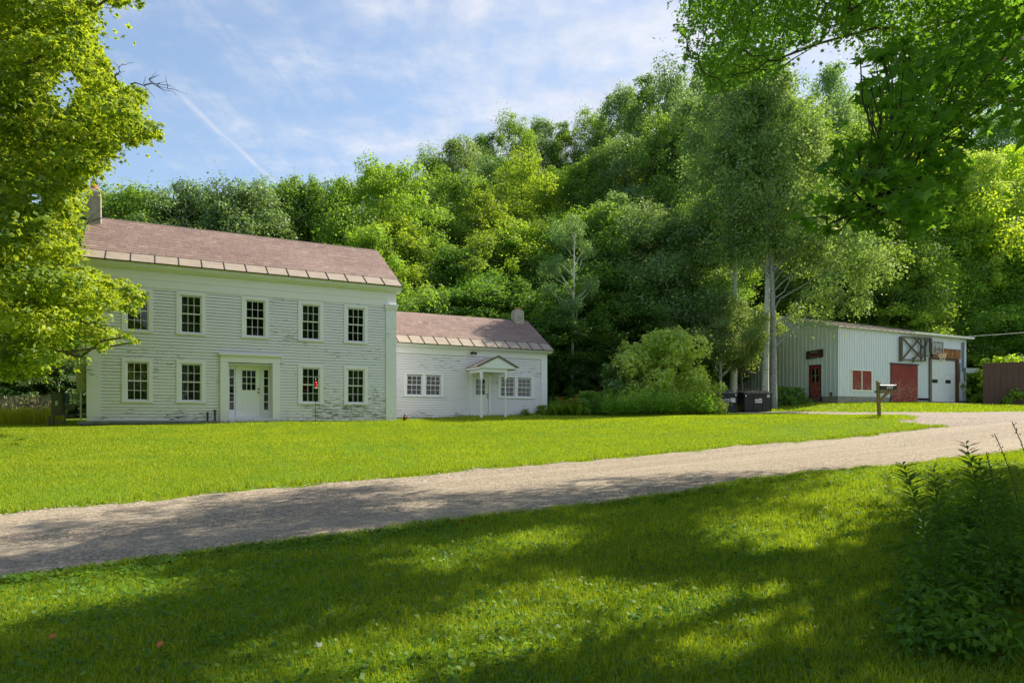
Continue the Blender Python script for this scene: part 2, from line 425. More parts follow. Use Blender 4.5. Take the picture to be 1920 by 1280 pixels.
def gravel_mat(name, ca, cb, cc):
    t = newmat(name); o = objc(t)
    vo = t.n('ShaderNodeTexVoronoi', ins={'Vector': o}); vo.inputs['Scale'].default_value = 38
    vb = t.n('ShaderNodeTexVoronoi', ins={'Vector': o}); vb.inputs['Scale'].default_value = 16
    sp = t.n('ShaderNodeSeparateColor', ins={0: vo.outputs['Color']}).outputs[0]
    sb = t.n('ShaderNodeSeparateColor', ins={0: vb.outputs['Color']}).outputs[1]
    n = t.noise(o, .7, 5, .6); lane = t.noise(t.mapping(o, (.12, 1.6, 1), (0, 0, 0)), 1.0, 3, .5)
    c = t.ramp(sp, [(0, ca), (.45, cb), (.85, cc), (1, tuple(min(1, q*1.35) for q in cc))])
    c = t.mix(t.rng(sb, .75, 1.0, 0, .35), c, ca)
    c = t.mix(t.rng(n, .35, .7, 0, .45), c, cb)
    c = t.mix(t.rng(lane, .45, .65, 0, .35), c, cc)
    h = t.math('ADD', t.math('MULTIPLY', t.math('SUBTRACT', 1.0, vo.outputs['Distance']), .5), t.math('MULTIPLY', sb, .6))
    principled(t, c, .95, .15, bump=h, bstr=.9, bdist=.018); return t.m
M_GRAVEL = gravel_mat('gravel', (.115, .094, .078), (.255, .214, .180), (.395, .34, .29))
M_STONE = None
def stone_mat():
    t = newmat('loose_stone'); a = t.n('ShaderNodeAttribute', attribute_name='tint').outputs['Fac']
    c = t.ramp(a, [(0, (.13, .11, .10)), (.5, (.32, .28, .25)), (1, (.40, .36, .33))])
    principled(t, c, .9, .2); return t.m
M_STONE = stone_mat()

def ground_mat():
    t = newmat('lawn_soil'); o = objc(t)      # object space of the ground is (u, v, z)
    sep = t.n('ShaderNodeSeparateXYZ'); t.L.new(o, sep.inputs[0]); U, V, Z = sep.outputs
    n = t.noise(o, 1.3, 5, .65); f = t.noise(o, 22, 4, .7); b = t.noise(o, .28, 3, .6)
    c = t.mix(t.rng(f, .3, .7), (.04, .11, .010), (.13, .245, .016))
    c = t.mix(t.rng(n, .4, .75, 0, .5), c, (.24, .30, .022))
    c = t.mix(t.rng(b, .45, .7, 0, .4), c, (.15, .25, .012))
    litter = t.mix(t.rng(f, .3, .7), (.030, .032, .014), (.055, .08, .022))
    w = t.math('ADD', V, t.math('MULTIPLY', t.math('SUBTRACT', b, .5), 4))
    c = t.mix(t.rng(w, 36.5, 38.5), c, litter)
    principled(t, c, .95, .1, bump=f, bstr=.8, bdist=.03); return t.m
M_GROUND = ground_mat()

# ------------------------------------------------------------ the ground, the road, the yard
RN_U = np.array([-60, -10, -1.4, 0, 2, 4.6, 6.7, 10.2, 13.6, 17.2, 30, 90.]); RN_V = np.array([8.2, 8.3, 8.4, 8.65, 8.7, 8.78, 8.46, 8.39, 8.06, 8.4, 8.4, 8.4])
RF_U = np.array([-60, -10, -2.1, 1, 5.2, 7.9, 13, 16.7, 19.5, 23, 90.]); RF_V = np.array([12.4, 12.6, 12.92, 13.37, 13.76, 13.92, 14.14, 13.74, 13.18, 13.1, 13.1])
def wob(u, v, s=1.0):
    return s * (.10*np.sin(u*1.7+v*.6) * np.sin(u*.63-1.1) + .06*np.sin(u*5.3+v*2.1+1) + .05*np.sin(v*6.1-u*3.3) + .035*np.sin(u*13.7+v*9.1) + .03*np.sin(v*17.3-u*11.9))
def sdf_road(u, v):
    return np.minimum(v - np.interp(u, RN_U, RN_V), np.interp(u, RF_U, RF_V) - v) + wob(u, v)
YARD = np.array([(22.6, 12.0), (22.9, 13.4), (22.2, 14.3), (23.9, 14.9), (25.3, 15.6), (27.6, 18.6), (29.4, 21.5), (29.2, 24.6), (26.6, 27.2), (29.5, 29.2), (31.6, 26.6), (33.0, 23.4), (35.2, 20.6), (40, 19.0), (50, 18.2), (90, 17.5), (90, 12.0)])
YARD2 = np.array([(45.8, 28.3), (46.6, 26.3), (52, 25.2), (60, 24.6), (90, 24), (90, 29), (60, 28.8), (51.4, 28.5)])
def sdf_poly(P, u, v):
    d = np.full(u.shape, 1e9); ins = np.zeros(u.shape, bool)
    for i in range(len(P)):
        a, b = P[i - 1], P[i]; e = b - a
        t = np.clip(((u-a[0])*e[0] + (v-a[1])*e[1]) / (e @ e), 0, 1)
        d = np.minimum(d, np.hypot(u-a[0]-t*e[0], v-a[1]-t*e[1]))
        c = ((a[1] > v) != (b[1] > v)) & (u < (b[0]-a[0])*(v-a[1])/(b[1]-a[1]+1e-12) + a[0]); ins ^= c
    return np.where(ins, d, -d) + wob(u, v)
def sdf_yard(u, v): return np.maximum(sdf_poly(YARD, u, v), sdf_poly(YARD2, u, v))
def gravel_d(u, v): return np.maximum(sdf_road(u, v), sdf_yard(u, v))

def grid(us, vs, zf, keep=None):
    U, V = np.meshgrid(us, vs); sh = U.shape; U = U.ravel(); V = V.ravel()
    Z = zf(U, V); nu = sh[1]
    i = (np.arange(sh[0]-1)[:, None]*nu + np.arange(nu-1)[None]).ravel()
    Fc = np.stack([i, i+1, i+nu+1, i+nu], 1)
    if keep is not None:
        k = keep(U, V); Fc = Fc[k[Fc].any(1)]
        used = np.unique(Fc); mp = -np.ones(len(U), int); mp[used] = np.arange(len(used)); Fc = mp[Fc]
        U, V, Z = U[used], V[used], Z[used]
    return np.stack([U, V, Z], 1), Fc
ustep = np.concatenate([np.linspace(-1500, -140, 9), np.arange(-120, -14, 4.0), np.arange(-13, 62, .25), np.arange(64, 150, 4.0), np.linspace(160, 1500, 9)])
vstep = np.concatenate([np.linspace(-500, -40, 5), np.arange(-30, -1, 2.0), np.arange(0, 30, .25), np.arange(31, 110, 2.0), np.linspace(120, 1500, 12)])
V_, F_ = grid(ustep, vstep, gz)
ground = link('ground', npmesh('ground', V_, F_, 4), M_GROUND); ground.rotation_euler.z = ROT; ground.data.shade_smooth()
setp(ground, 'sunlit lawn rising to the woods', kind='structure')
gu = ustep[(ustep >= -13) & (ustep < 61.9)]; gv = np.arange(0, 30, .25)
def zroad(d, lift): return np.clip(d * .22 - .004, -.07, lift)
V_, F_ = grid(gu, gv, lambda u, v: gz(u, v) + zroad(sdf_road(u, v), .022), lambda u, v: sdf_road(u, v) > -.2)
road = link('gravel_road', npmesh('gravel_road', V_, F_, 4), M_GRAVEL); road.rotation_euler.z = ROT; road.data.shade_smooth()
setp(road, 'pale gravel road crossing in front of the house', kind='structure')
V_, F_ = grid(gu, gv, lambda u, v: gz(u, v) + zroad(sdf_yard(u, v), .012), lambda u, v: sdf_yard(u, v) > -.2)
M_GRAVEL2 = gravel_mat('yard_gravel', (.12, .105, .10), (.25, .215, .20), (.38, .33, .30))
drive = link('gravel_driveway', npmesh('gravel_driveway', V_, F_, 4), M_GRAVEL2); drive.rotation_euler.z = ROT; drive.data.shade_smooth()
setp(drive, 'gravel driveway curving past the mailbox to the dumpsters and shed', kind='structure')

# ------------------------------------------------------------ the farmhouse
HB = (3.6, 28.4, -.12)
house = empty('farmhouse', W(*HB), ROT)
setp(house, 'white two-storey clapboard farmhouse with faded red slate roof and a low wing', 'house')
def HM(): return MB(HB)

def clapboards(mb, u0, u1, z0, z1, vf, step, openings, th=.028):
    z = z0
    while z < z1 - .01:
        zt = min(z + step, z1 + .01); zc = (z + zt) / 2
        cuts = [(u0, u1)]
        for (a, b, c, d) in openings:
            if c < zc < d:
                nc = []
                for (p, q) in cuts:
                    if b <= p or a >= q: nc.append((p, q)); continue
                    if a > p: nc.append((p, a))
                    if b < q: nc.append((b, q))
                cuts = nc
        for (p, q) in cuts:   # butt joints with tiny steps now and then
            jt = [p]
            x = p + random.uniform(1.5, 4.5)
            while x < q - 1: jt.append(x); x += random.uniform(2.5, 4.8)
            jt.append(q)
            for a, b in zip(jt[:-1], jt[1:]):
                j = random.uniform(-.0015, .0015); e = random.uniform(-.002, .002); e2 = random.uniform(-.002, .002)
                if b - a > .02:
                    mb.add([(a, vf-th+j, z+e), (b-.002, vf-th+j, z+e2), (b-.002, vf-.004, zt), (a, vf-.004, zt), (a, vf, z+e), (b-.002, vf, z+e2)],
                           [(0, 1, 2, 3)])
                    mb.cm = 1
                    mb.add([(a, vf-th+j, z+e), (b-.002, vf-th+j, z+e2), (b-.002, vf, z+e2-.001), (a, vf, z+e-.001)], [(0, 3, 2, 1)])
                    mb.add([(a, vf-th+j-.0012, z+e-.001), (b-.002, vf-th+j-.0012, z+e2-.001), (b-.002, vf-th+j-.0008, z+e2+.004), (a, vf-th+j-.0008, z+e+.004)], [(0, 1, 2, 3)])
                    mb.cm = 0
        z += step

def window(parent, MBf, u0, u1, z0, z1, v, cas=.155, curtain=0, rows=4, cols=3, own_casing=True, label=None):
    """u0..z1 is the glazed opening; the wall face is at v, outside towards -v"""
    if own_casing:
        a = MBf(); t = .045
        a.box(u0-cas, u0-.025, v-t, v+.05, z0-.06, z1+.03); a.box(u1+.025, u1+cas, v-t, v+.05, z0-.06, z1+.03)
        a.box(u0-cas, u1+cas, v-t-.003, v+.05, z1+.03, z1+.155)
        a.box(u0-cas-.015, u1+cas+.015, v-t-.035, v+.05, z0-.105, z0-.06)
        # blind stop and jamb returns
        a.box(u0-.025, u0-.001, v-.018, v+.09, z0-.03, z1+.03); a.box(u1+.001, u1+.025, v-.018, v+.09, z0-.03, z1+.03)
        a.box(u0-.001, u1+.001, v-.018, v+.09, z1+.001, z1+.03); a.box(u0-.025, u1+.025, v-.03, v+.09, z0-.06, z0-.03)
        fr = a.build('window', M_TRIM, parent)
        if label: fr['label'] = label
    else: fr = parent
    zm = (z0 + z1) / 2; s = MBf(); b = .035
    def sash(za, zb, vo):
        s.box(u0, u0+b, vo, vo+.035, za, zb); s.box(u1-b, u1, vo, vo+.035, za, zb)
        s.box(u0+b, u1-b, vo+.001, vo+.034, zb-b, zb); s.box(u0+b, u1-b, vo+.001, vo+.034, za, za+b)
        for i in range(1, cols):
            x = u0 + b + (u1-u0-2*b)*i/cols; s.box(x-.008, x+.008, vo+.006, vo+.030, za+b, zb-b)
        for i in range(1, rows//2):
            z = za + b + (zb-za-2*b)*i/(rows//2); s.box(u0+b, u1-b, vo+.008, vo+.028, z-.008, z+.008)
    sash(zm-.012, z1, v+.004); sash(z0-.03, zm+.018, v+.045)
    sa = s.build('sash', M_DOOR, fr)
    g = HM0(MBf); 
    g.add([(u0, v+.024, zm), (u1, v+.024, zm), (u1, v+.020, z1), (u0, v+.020, z1)], [(0, 1, 2, 3)])
    g.add([(u0, v+.062, z0), (u1, v+.062, z0), (u1, v+.065, zm), (u0, v+.065, zm)], [(0, 1, 2, 3)])
    g.build('pane', M_GLASS, fr)
    if curtain:
        c = HM0(MBf); n = 14
        for side in (0, 1):
            vs = []
            for k in range(n+1):
                f = k/n
                for zz, wd in ((z1, .5), (zm+.1, .30 if curtain == 1 else .42), (z0+.05, .16 if curtain == 1 else .40)):
                    x = (u0 + (u1-u0)*wd*f) if side == 0 else (u1 - (u1-u0)*wd*f)
                    vs.append((x, v+.17+.02*math.sin(f*22), zz))
            c.add(vs, [(3*k+j, 3*k+3+j, 3*k+4+j, 3*k+1+j) for k in range(n) for j in (0, 1)])
        c.build('curtain', M_CURT, fr)
    return fr
def HM0(f): return f()

WX = [-.53, 1.24, 3.52, 5.65, 7.5]
def wo(c, up): return (c-.345, c+.345, 3.29 if up else .73, 4.64 if up else 2.08)
opens = [wo(c, 1) for c in WX] + [wo(c, 0) for c in WX if c != 3.52]
mb = HM()
clapboards(mb, -1.72, 8.82, -.02, 4.84, 28.4, .1165, [(a-.03, b+.03, c-.04, d+.03) for a, b, c, d in opens] + [(2.3, 4.4, -.2, 2.45)])
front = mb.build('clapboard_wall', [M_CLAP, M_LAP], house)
# hidden shell: gable ends, back, inside faces
mb = HM()
mb.box(-2.08, -1.98, 28.41, 35.2, -.5, 5.68); mb.box(9.14, 9.22, 28.41, 35.2, -.5, 5.68); mb.box(-1.97, 9.13, 35.1, 35.2, -.5, 5.68)
mb.prism([(28.41, 5.685), (35.2, 5.685), (31.8, 7.93)], 'x', -2.08, -1.98); mb.prism([(28.41, 5.685), (35.2, 5.685), (31.8, 7.93)], 'x', 9.14, 9.22)
mb.build('end_wall', M_CLAP, house)
mb = HM(); mb.box(-1.97, 9.13, 30.9, 31.0, -.1, 5.6); mb.box(-1.97, 9.13, 28.5, 30.89, 2.55, 2.65); mb.box(-1.97, 9.13, 28.5, 30.89, -.1, -.05)
mb.build('inner_wall', M_INT, house)
# corner pilasters with caps
for (a, b) in ((-2.11, -1.69), (8.79, 9.25)):
    mb = HM(); mb.box(a, b, 28.345, 28.6, -.03, 4.70)
    pl = mb.build('corner_pilaster', M_TRIMW, house)
    mb = HM(); mb.box(a-.03, b+.03, 28.315, 28.6, 4.70, 4.76); mb.box(a-.05, b+.05, 28.29, 28.6, 4.762, 4.86); mb.box(a-.08, b+.08, 28.26, 28.6, 4.862, 4.92)
    mb.build('capital', M_TRIM, pl)
# frieze in two fascias, bed mould, cornice
mb = HM(); mb.box(-1.69, 8.79, 28.362, 28.5, 4.84, 5.12); mb.box(-2.11, 9.25, 28.35, 28.55, 5.123, 5.44)
mb.box(-2.13, 9.27, 28.30, 28.352, 4.925, 5.12) if False else None
mb.build('frieze', M_TRIM, house)
for a, b in ((-2.11, -1.69), (8.79, 9.25)): mb = HM(); mb.box(a, b, 28.352, 28.5, 4.922, 5.12); mb.build('frieze_end', M_TRIM, house)
mb = HM()
mb.prism([(28.35, 5.443), (28.30, 5.443), (28.12, 5.54), (28.10, 5.54), (28.10, 5.60), (28.06, 5.62), (28.05, 5.68), (28.45, 5.68)], 'x', -2.28, 9.41)
mb.box(-2.26, 9.39, 28.36, 28.6, 5.445, 5.67)
mb.prism([(9.262, 5.50), (9.40, 5.58), (9.41, 5.68), (9.262, 5.68)], 'y', 28.6, 35.2) if False else None
mb.build('cornice', M_FASCIA, house)
for a, b in ((9.24, 9.40), (-2.27, -2.09)): mb = HM(); mb.box(a, b, 28.62, 35.4, 5.52, 5.68); mb.build('rake_board', M_TRIM, house)

def roof(parent, MBf, u0, u1, ve, ze, vr, zr, flash, seams, name='roof', course=.235, slate=.29):
    """two slopes with individual slates on the front one, flashing band with standing seams at the eave"""
    L = math.hypot(vr-ve, zr-ze); dv, dz = (vr-ve)/L, (zr-ze)/L; nv, nz = -dz, dv
    d = MBf(); th = .05
    for sgn in (1, -1):
        def P(s, h):
            vv = ve + dv*s + nv*h; 
            if sgn < 0: vv = 2*vr - vv
            return (vv, ze + dz*s + nz*h)
        q = [P(0, -th), P(L, -th), P(L, -.004), P(0, -.004)]
        d.prism(q, 'x', u0, u1)
    rf = d.build(name, M_GWOOD, parent)
    Vv = []; Ff = []; T = []
    off = MBf().off
    def slab(a, b, s0, s1, h0, h1, tk, sgn, tint):
        n = len(Vv)
        for (u, s, h) in ((a, s0, h0), (b, s0, h0), (b, s1, h1), (a, s1, h1), (a, s0, h0+tk), (b, s0, h0+tk), (b, s1, h1+tk), (a, s1, h1+tk)):
            vv = ve + dv*s + nv*h
            if sgn < 0: vv = 2*vr - vv
            Vv.append((u-off[0], vv-off[1], ze + dz*s + nz*h - off[2]))
        for f in ((4,5,6,7), (0,1,5,4), (1,2,6,5), (2,3,7,6), (3,0,4,7)): Ff.append([n+i for i in f]); T.append(tint)
    for sgn in (1, -1):
        s = flash; r = 0
        while s < L - .03:
            x = u0 - random.uniform(0, slate)
            tone = random.uniform(-.08, .08)
            while x < u1:
                w = slate * random.uniform(.75, 1.2); a, b = max(x, u0), min(x+w, u1)
                if b - a > .03:
                    k = random.gauss(0, .0015); drop = random.uniform(-.004, .004) - (.03 if random.random() < .01 else 0)
                    s1 = min(s + course*1.15, L)
                    slab(a+.003, b-.003, s+drop, s1, .014+k*.5, .002, .008, sgn, min(1, max(0, random.gauss(.48, .13)+tone)))
                x += w
            s += course; r += 1
    sm_ = npmesh('slates', np.array(Vv), np.array(Ff), 4, T); sm_.shade_flat(); link('slates', sm_, M_SLATE, rf)
    f = MBf(); f.box  # flashing
    def strip(mbx, a, b, s0, s1, h0, h1):
        p = []
        for h in (h0, h1):
            for (u, s) in ((a, s0), (b, s0), (b, s1), (a, s1)):
                p.append((u, ve + dv*s + nv*h, ze + dz*s + nz*h))
        mbx.hexa(p)
    strip(f, u0-.01, u1+.01, -.05, flash+.02, 0, .008); fl = f.build('eave_flashing', M_FLASH, rf)
    g = MBf(); n = int(round((u1-u0)/seams))
    for i in range(n+1):
        u = u0 + (u1-u0)*i/n; strip(g, u-.011, u+.011, -.05, flash, .008, .035)
    strip(g, u0, u1, flash-.018, flash+.0, .0085, .022)
    strip(g, u0-.011, u1+.011, -.056, -.05, -.03, .012)
    g.build('seam', M_SEAM, fl)
    g = MBf(); g.prism([(vr-.09, zr-.055), (vr, zr+.035), (vr+.09, zr-.055), (vr, zr+.0)], 'x', u0, u1); g.build('ridge_cap', M_SLATE, rf)
    return rf
rf = roof(house, HM, -2.30, 9.43, 28.05, 5.70, 31.8, 8.03, .74, .76)

def chimney(parent, MBf, u0, u1, v0, v1, z0, z1, flue_h=.2, cap=False, sl=.03):
    mb = MBf()
    zs = z1 - .12
    mb.hexa([(u0,v0,z0),(u1,v0,z0),(u1,v1,z0),(u0,v1,z0),(u0+.01,v0+.01,zs),(u1-.01,v0+.01,zs),(u1-.01,v1-.01,zs),(u0+.01,v1-.01,zs)])
    mb.hexa([(u0+.01,v0+.01,zs+.001),(u1-.01,v0+.01,zs+.001),(u1-.01,v1-.01,zs+.001),(u0+.01,v1-.01,zs+.001),(u0+.05,v0+.05,z1),(u1-.05,v0+.05,z1),(u1-.05,v1-.05,z1),(u0+.05,v1-.05,z1)])
    c = mb.build('chimney', M_STUCCO, parent, bevel=.012)
    uc, vc = (u0+u1)/2, (v0+v1)/2; f = MBf(); f.tube([(uc, vc, z1-.02), (uc, vc, z1+flue_h)], [.13, .125], 14); f.build('flue', M_BRICKO, c)
    if cap:
        f = MBf(); f.lathe((uc, vc, z1+flue_h+.001), [(0, .10), (.05, .10), (.051, .13), (.07, .13), (.071, .08), (.12, .05), (.13, .09), (.20, .08), (.24, .02)], 12)
        f.build('chimney_cap', M_DARK, c)
    return c
chimney(rf, HM, -2.31, -1.83, 31.05, 31.6, 7.2, 8.98, .20, True)

for i, c in enumerate(WX):
    for up in (1, 0):
        if not up and c == 3.52: continue
        a, b, z0, z1 = wo(c, up)
        window(house, HM, a, b, z0, z1, 28.4, curtain=(1 if (not up and i < 2) else 2 if (up and i in (1, 3)) else 0))

# foundation, water table, grey sill ledge
mb = HM(); mb.box(-2.05, 9.2, 28.44, 28.7, -.75, -.06); mb.build('foundation', M_CONC, house)
mb = HM(); mb.box(4.42, 9.28, 28.33, 28.5, -.06, -.022); mb.box(-2.12, 2.25, 28.335, 28.5, -.05, -.022); mb.build('water_table', M_DOOR, house)
mb = HM(); mb.box(-2.36, 2.24, 28.10, 28.36, -.16, -.052); mb.box(-2.30, 2.2, 28.2, 28.42, -.6, -.163); mb.build('sill_ledge', M_SILL, house)

# recessed entry: surround, hood, door, sidelights
mb = HM()
mb.box(2.25, 2.52, 28.30, 28.42, -.15, 2.20); mb.box(4.16, 4.43, 28.30, 28.42, -.15, 2.20)
mb.box(2.25, 4.43, 28.295, 28.42, 2.203, 2.43)
mb.box(2.22, 4.46, 28.25, 28.42, 2.433, 2.47); mb.box(2.18, 4.50, 28.20, 28.42, 2.473, 2.54)
mb.prism([(28.2, 2.543), (28.42, 2.543), (28.42, 2.60)], 'x', 2.18, 4.50)
mb.box(2.525, 2.55, 28.34, 28.82, .05, 2.17); mb.box(4.13, 4.155, 28.34, 28.82, .05, 2.17)
mb.box(2.55, 4.13, 28.34, 28.82, 2.14, 2.17)
mb.box(2.52, 4.16, 28.33, 28.9, -.14, .05)
ds = mb.build('door_surround', M_TRIM, house, bevel=.004)
mb = HM(); mb.box(2.84, 2.90, 28.72, 28.84, .052, 2.138); mb.box(3.76, 3.82, 28.72, 28.84, .052, 2.138); mb.box(2.9, 3.76, 28.73, 28.84, 2.08, 2.138)
mb.box(2.9, 3.76, 28.68, 28.84, .052, .085); mb.build('door_frame', M_TRIM, ds)
def panel_door(parent, MBf, u0, u1, v, z0, z1, gu0, gu1, gz0, gz1, panels, mat, cols=3, rows=3, knob_u=None, knobs=(.98, 1.12), nm='door'):
    mb = MBf()
    # leaf as a frame round the glazed light
    mb.box(u0, gu0, v, v+.045, z0, z1); mb.box(gu1, u1, v, v+.045, z0, z1)
    mb.box(gu0, gu1, v+.0005, v+.045, gz1, z1); mb.box(gu0, gu1, v+.0005, v+.045, z0, gz0)
    for (a, b, c, d) in panels:
        mb.box(a, b, v-.006, v, c, c+.022); mb.box(a, b, v-.006, v, d-.022, d); mb.box(a, a+.022, v-.006, v, c+.022, d-.022); mb.box(b-.022, b, v-.006, v, c+.022, d-.022)
        mb.box(a+.06, b-.06, v-.007, v, c+.06, d-.06)
    w = .028
    mb.box(gu0-w, gu0, v-.012, v, gz0-w, gz1+w); mb.box(gu1, gu1+w, v-.012, v, gz0-w, gz1+w); mb.box(gu0, gu1, v-.011, v, gz1, gz1+w); mb.box(gu0, gu1, v-.011, v, gz0-w, gz0)
    for i in range(1, cols): x = gu0 + (gu1-gu0)*i/cols; mb.box(x-.011, x+.011, v-.006, v+.02, gz0, gz1)
    for i in range(1, rows): z = gz0 + (gz1-gz0)*i/rows; mb.box(gu0, gu1, v-.005, v+.019, z-.011, z+.011)
    d = mb.build(nm, mat, parent)
    g = MBf(); g.add([(gu0, v+.012, gz0), (gu1, v+.012, gz0), (gu1, v+.012, gz1), (gu0, v+.012, gz1)], [(0,1,2,3)]); g.build('pane', M_GLASS, d)
    if knob_u:
        for kz in knobs: k = MBf(); k.tube([(knob_u, v-.001, z0+kz), (knob_u, v-.02, z0+kz), (knob_u, v-.035, z0+kz), (knob_u, v-.06, z0+kz)], [.032, .032, .016, .030], 12); k.build('door_knob' if kz == knobs[0] else 'deadbolt', M_BRASS, d)
    return d
panel_door(house, HM, 2.905, 3.755, 28.76, .09, 2.075, 3.08, 3.58, 1.16, 1.93, [(3.06, 3.30, .30, .95), (3.38, 3.62, .30, .95)], M_DOOR, knob_u=3.69)
for a, b in ((2.555, 2.838), (3.822, 4.128)):
    mb = HM(); c = (a+b)/2; g0, g1 = c-.078, c+.078
    mb.box(a, g0, 28.755, 28.80, .052, 2.138); mb.box(g1, b, 28.755, 28.80, .052, 2.138); mb.box(g0, g1, 28.756, 28.80, 1.97, 2.138); mb.box(g0, g1, 28.756, 28.80, .052, .38)
    for k in range(1, 5): z = .38 + 1.59*k/5; mb.box(g0, g1, 28.752, 28.79, z-.014, z+.014)
    sd = mb.build('sidelight', M_DOOR, house)
    g = HM(); g.add([(g0, 28.772, .38), (g1, 28.772, .38), (g1, 28.772, 1.97), (g0, 28.772, 1.97)], [(0,1,2,3)]); g.build('pane', M_GLASS, sd)
# two black vent pipes standing against the wall left of the entry
for (u, h) in ((1.80, .27), (2.06, .36)):
    mb = HM(); mb.tube([(u, 28.26, -.13), (u, 28.26, h-.06)], .035, 10); mb.tube([(u, 28.26, h-.059), (u, 28.26, h)], .05, 10); mb.build('vent_pipe', M_DARK, house)
# meter on the left end wall
mb = HM(); mb.box(-2.42, -2.085, 28.50, 28.75, 1.02, 1.95); mm = mb.build('meter_box', simple('yellowed_enamel', (.30, .32, .16)), house)
mb = HM(); mb.tube([(-2.46, 28.48, 1.42), (-2.62, 28.42, 1.42)], .11, 14); mb.tube([(-2.30, 28.6, .0), (-2.30, 28.6, 1.02)], .03, 8); mb.tube([(-2.30, 28.6, 1.95), (-2.30, 28.6, 5.2)], .03, 8); mb.build('meter_dial', simple('pale_meter', (.5, .52, .36)), mm)

# ---- the low wing
mb = HM()
wops = [(10.43, 11.16, 1.18, 2.06), (11.36, 12.10, 1.18, 2.06), (15.32, 16.08, 1.18, 2.05), (16.27, 17.03, 1.18, 2.05)]
clapboards(mb, 9.26, 17.62, -.02, 3.08, 30.4, .118, [(10.40, 12.13, 1.13, 2.09), (15.29, 17.06, 1.13, 2.08), (13.74, 14.66, -.1, 2.13)])
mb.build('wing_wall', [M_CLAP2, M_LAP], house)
mb = HM(); mb.box(17.87, 17.95, 30.41, 35.2, -.4, 3.5); mb.box(9.3, 17.86, 35.1, 35.2, -.4, 3.5); mb.prism([(30.41, 3.503), (35.2, 3.503), (32.82, 5.26)], 'x', 17.87, 17.95); mb.box(9.3, 9.38, 30.45, 35.09, -.4, 3.5)
mb.build('wing_end_wall', M_CLAP2, house)
mb = HM(); mb.box(9.4, 17.86, 32.4, 32.5, -.1, 3.4); mb.box(9.4, 17.86, 30.5, 32.39, 2.6, 2.65); mb.box(9.4, 17.86, 30.5, 32.39, -.2, -.05); mb.build('wing_inner_wall', M_INT, house)
mb = HM(); mb.box(17.62, 17.98, 30.355, 30.6, -.05, 3.10); mb.build('wing_corner_board', M_DOOR, house)
mb = HM(); mb.box(9.26, 17.98, 30.36, 30.5, 3.083, 3.36); mb.build('wing_frieze', M_DOOR, house)
mb = HM(); mb.prism([(30.36, 3.362), (30.30, 3.362), (30.14, 3.43), (30.08, 3.44), (30.05, 3.53), (30.5, 3.53)], 'x', 9.26, 18.17); mb.box(17.985, 18.16, 30.52, 35.5, 3.38, 3.53); mb.build('wing_cornice', M_DOOR, house)
mb = HM(); mb.box(9.3, 17.9, 30.46, 30.7, -.7, -.025); mb.build('wing_foundation', M_CONC, house)
rf2 = roof(house, HM, 9.26, 18.2, 30.05, 3.55, 32.82, 5.36, .74, .62, 'wing_roof', .235, .29)
chimney(rf2, HM, 17.25, 17.80, 32.50, 33.0, 4.9, 5.93, .12)
for (a, b) in ((10.43, 12.10), (15.32, 17.03)):
    t = .04; mb = HM()
    mb.box(a-.17, a-.02, 30.4-t, 30.45, 1.12, 2.10); mb.box(b+.02, b+.17, 30.4-t, 30.45, 1.12, 2.10); mb.box(a-.17, b+.17, 30.4-t-.003, 30.45, 2.10, 2.21)
    mb.box(a-.19, b+.19, 30.4-t-.03, 30.45, 1.055, 1.12)
    m = (a+b)/2; mb.box(m-.085, m+.085, 30.4-.03, 30.45, 1.12, 2.10)
    wn = mb.build('window', M_DOOR, house); wn['label'] = 'pair of sashes side by side'
    window(wn, HM, a-.005, m-.10, 1.17, 2.06, 30.4, own_casing=False); window(wn, HM, m+.10, b+.005, 1.17, 2.06, 30.4, own_casing=False)
mb = HM(); mb.box(13.63, 13.76, 30.35, 30.46, .02, 2.12); mb.box(14.64, 14.77, 30.35, 30.46, .02, 2.12); mb.box(13.63, 14.77, 30.347, 30.46, 2.12, 2.24); mb.box(13.76, 14.64, 30.36, 30.5, .0, .10)
mb.build('door_frame', M_DOOR, house)
panel_door(house, HM, 13.77, 14.63, 30.40, .105, 2.115, 13.95, 14.45, 1.22, 1.97, [(13.93, 14.17, .35, .98), (14.24, 14.48, .35, .98)], M_DOOR, knob_u=14.56)
# gabled porch hood on turned posts
po = HM()
pv0, pv1 = 29.05, 30.38
for (x0, z0, x1, z1) in ((13.42, 2.50, 14.48, 3.00), (15.50, 2.50, 14.48, 3.00)):
    q = [(x0, z0), (x1, z1), (x1, z1-.05), (x0, z0-.05)]
    po.prism(q, 'y', pv0-.08, pv1)
pr = po.build('porch_roof', M_FLASH, house)
mb = HM(); mb.prism([(13.35, 2.465), (13.35, 2.51), (14.48, 3.04), (14.48, 3.002)], 'y', pv0-.10, pv0-.082); mb.prism([(15.57, 2.465), (15.57, 2.51), (14.48, 3.04), (14.48, 3.002)], 'y', pv0-.10, pv0-.082)
mb.build('roof_edge', M_DARK, pr)
mb = HM(); mb.prism([(13.5, 2.42), (15.42, 2.42), (15.42, 2.49), (14.48, 2.94), (13.5, 2.48)], 'y', pv0-.04, pv0+.02); mb.box(13.42, 13.52, pv0-.05, pv1, 2.38, 2.475); mb.box(15.40, 15.50, pv0-.05, pv1, 2.38, 2.475)
mb.build('porch_pediment', M_DOOR, pr)
mb = HM(); mb.box(13.58, 13.74, pv0+.03, pv1, 2.22, 2.415); mb.box(14.86, 15.0, pv0+.03, pv1, 2.22, 2.415); mb.box(13.74, 14.86, pv0+.03, pv0+.15, 2.24, 2.415); mb.box(13.55, 15.35, pv0+.16, pv1, 2.416, 2.44)
mb.build('porch_beam', M_DOOR, house)
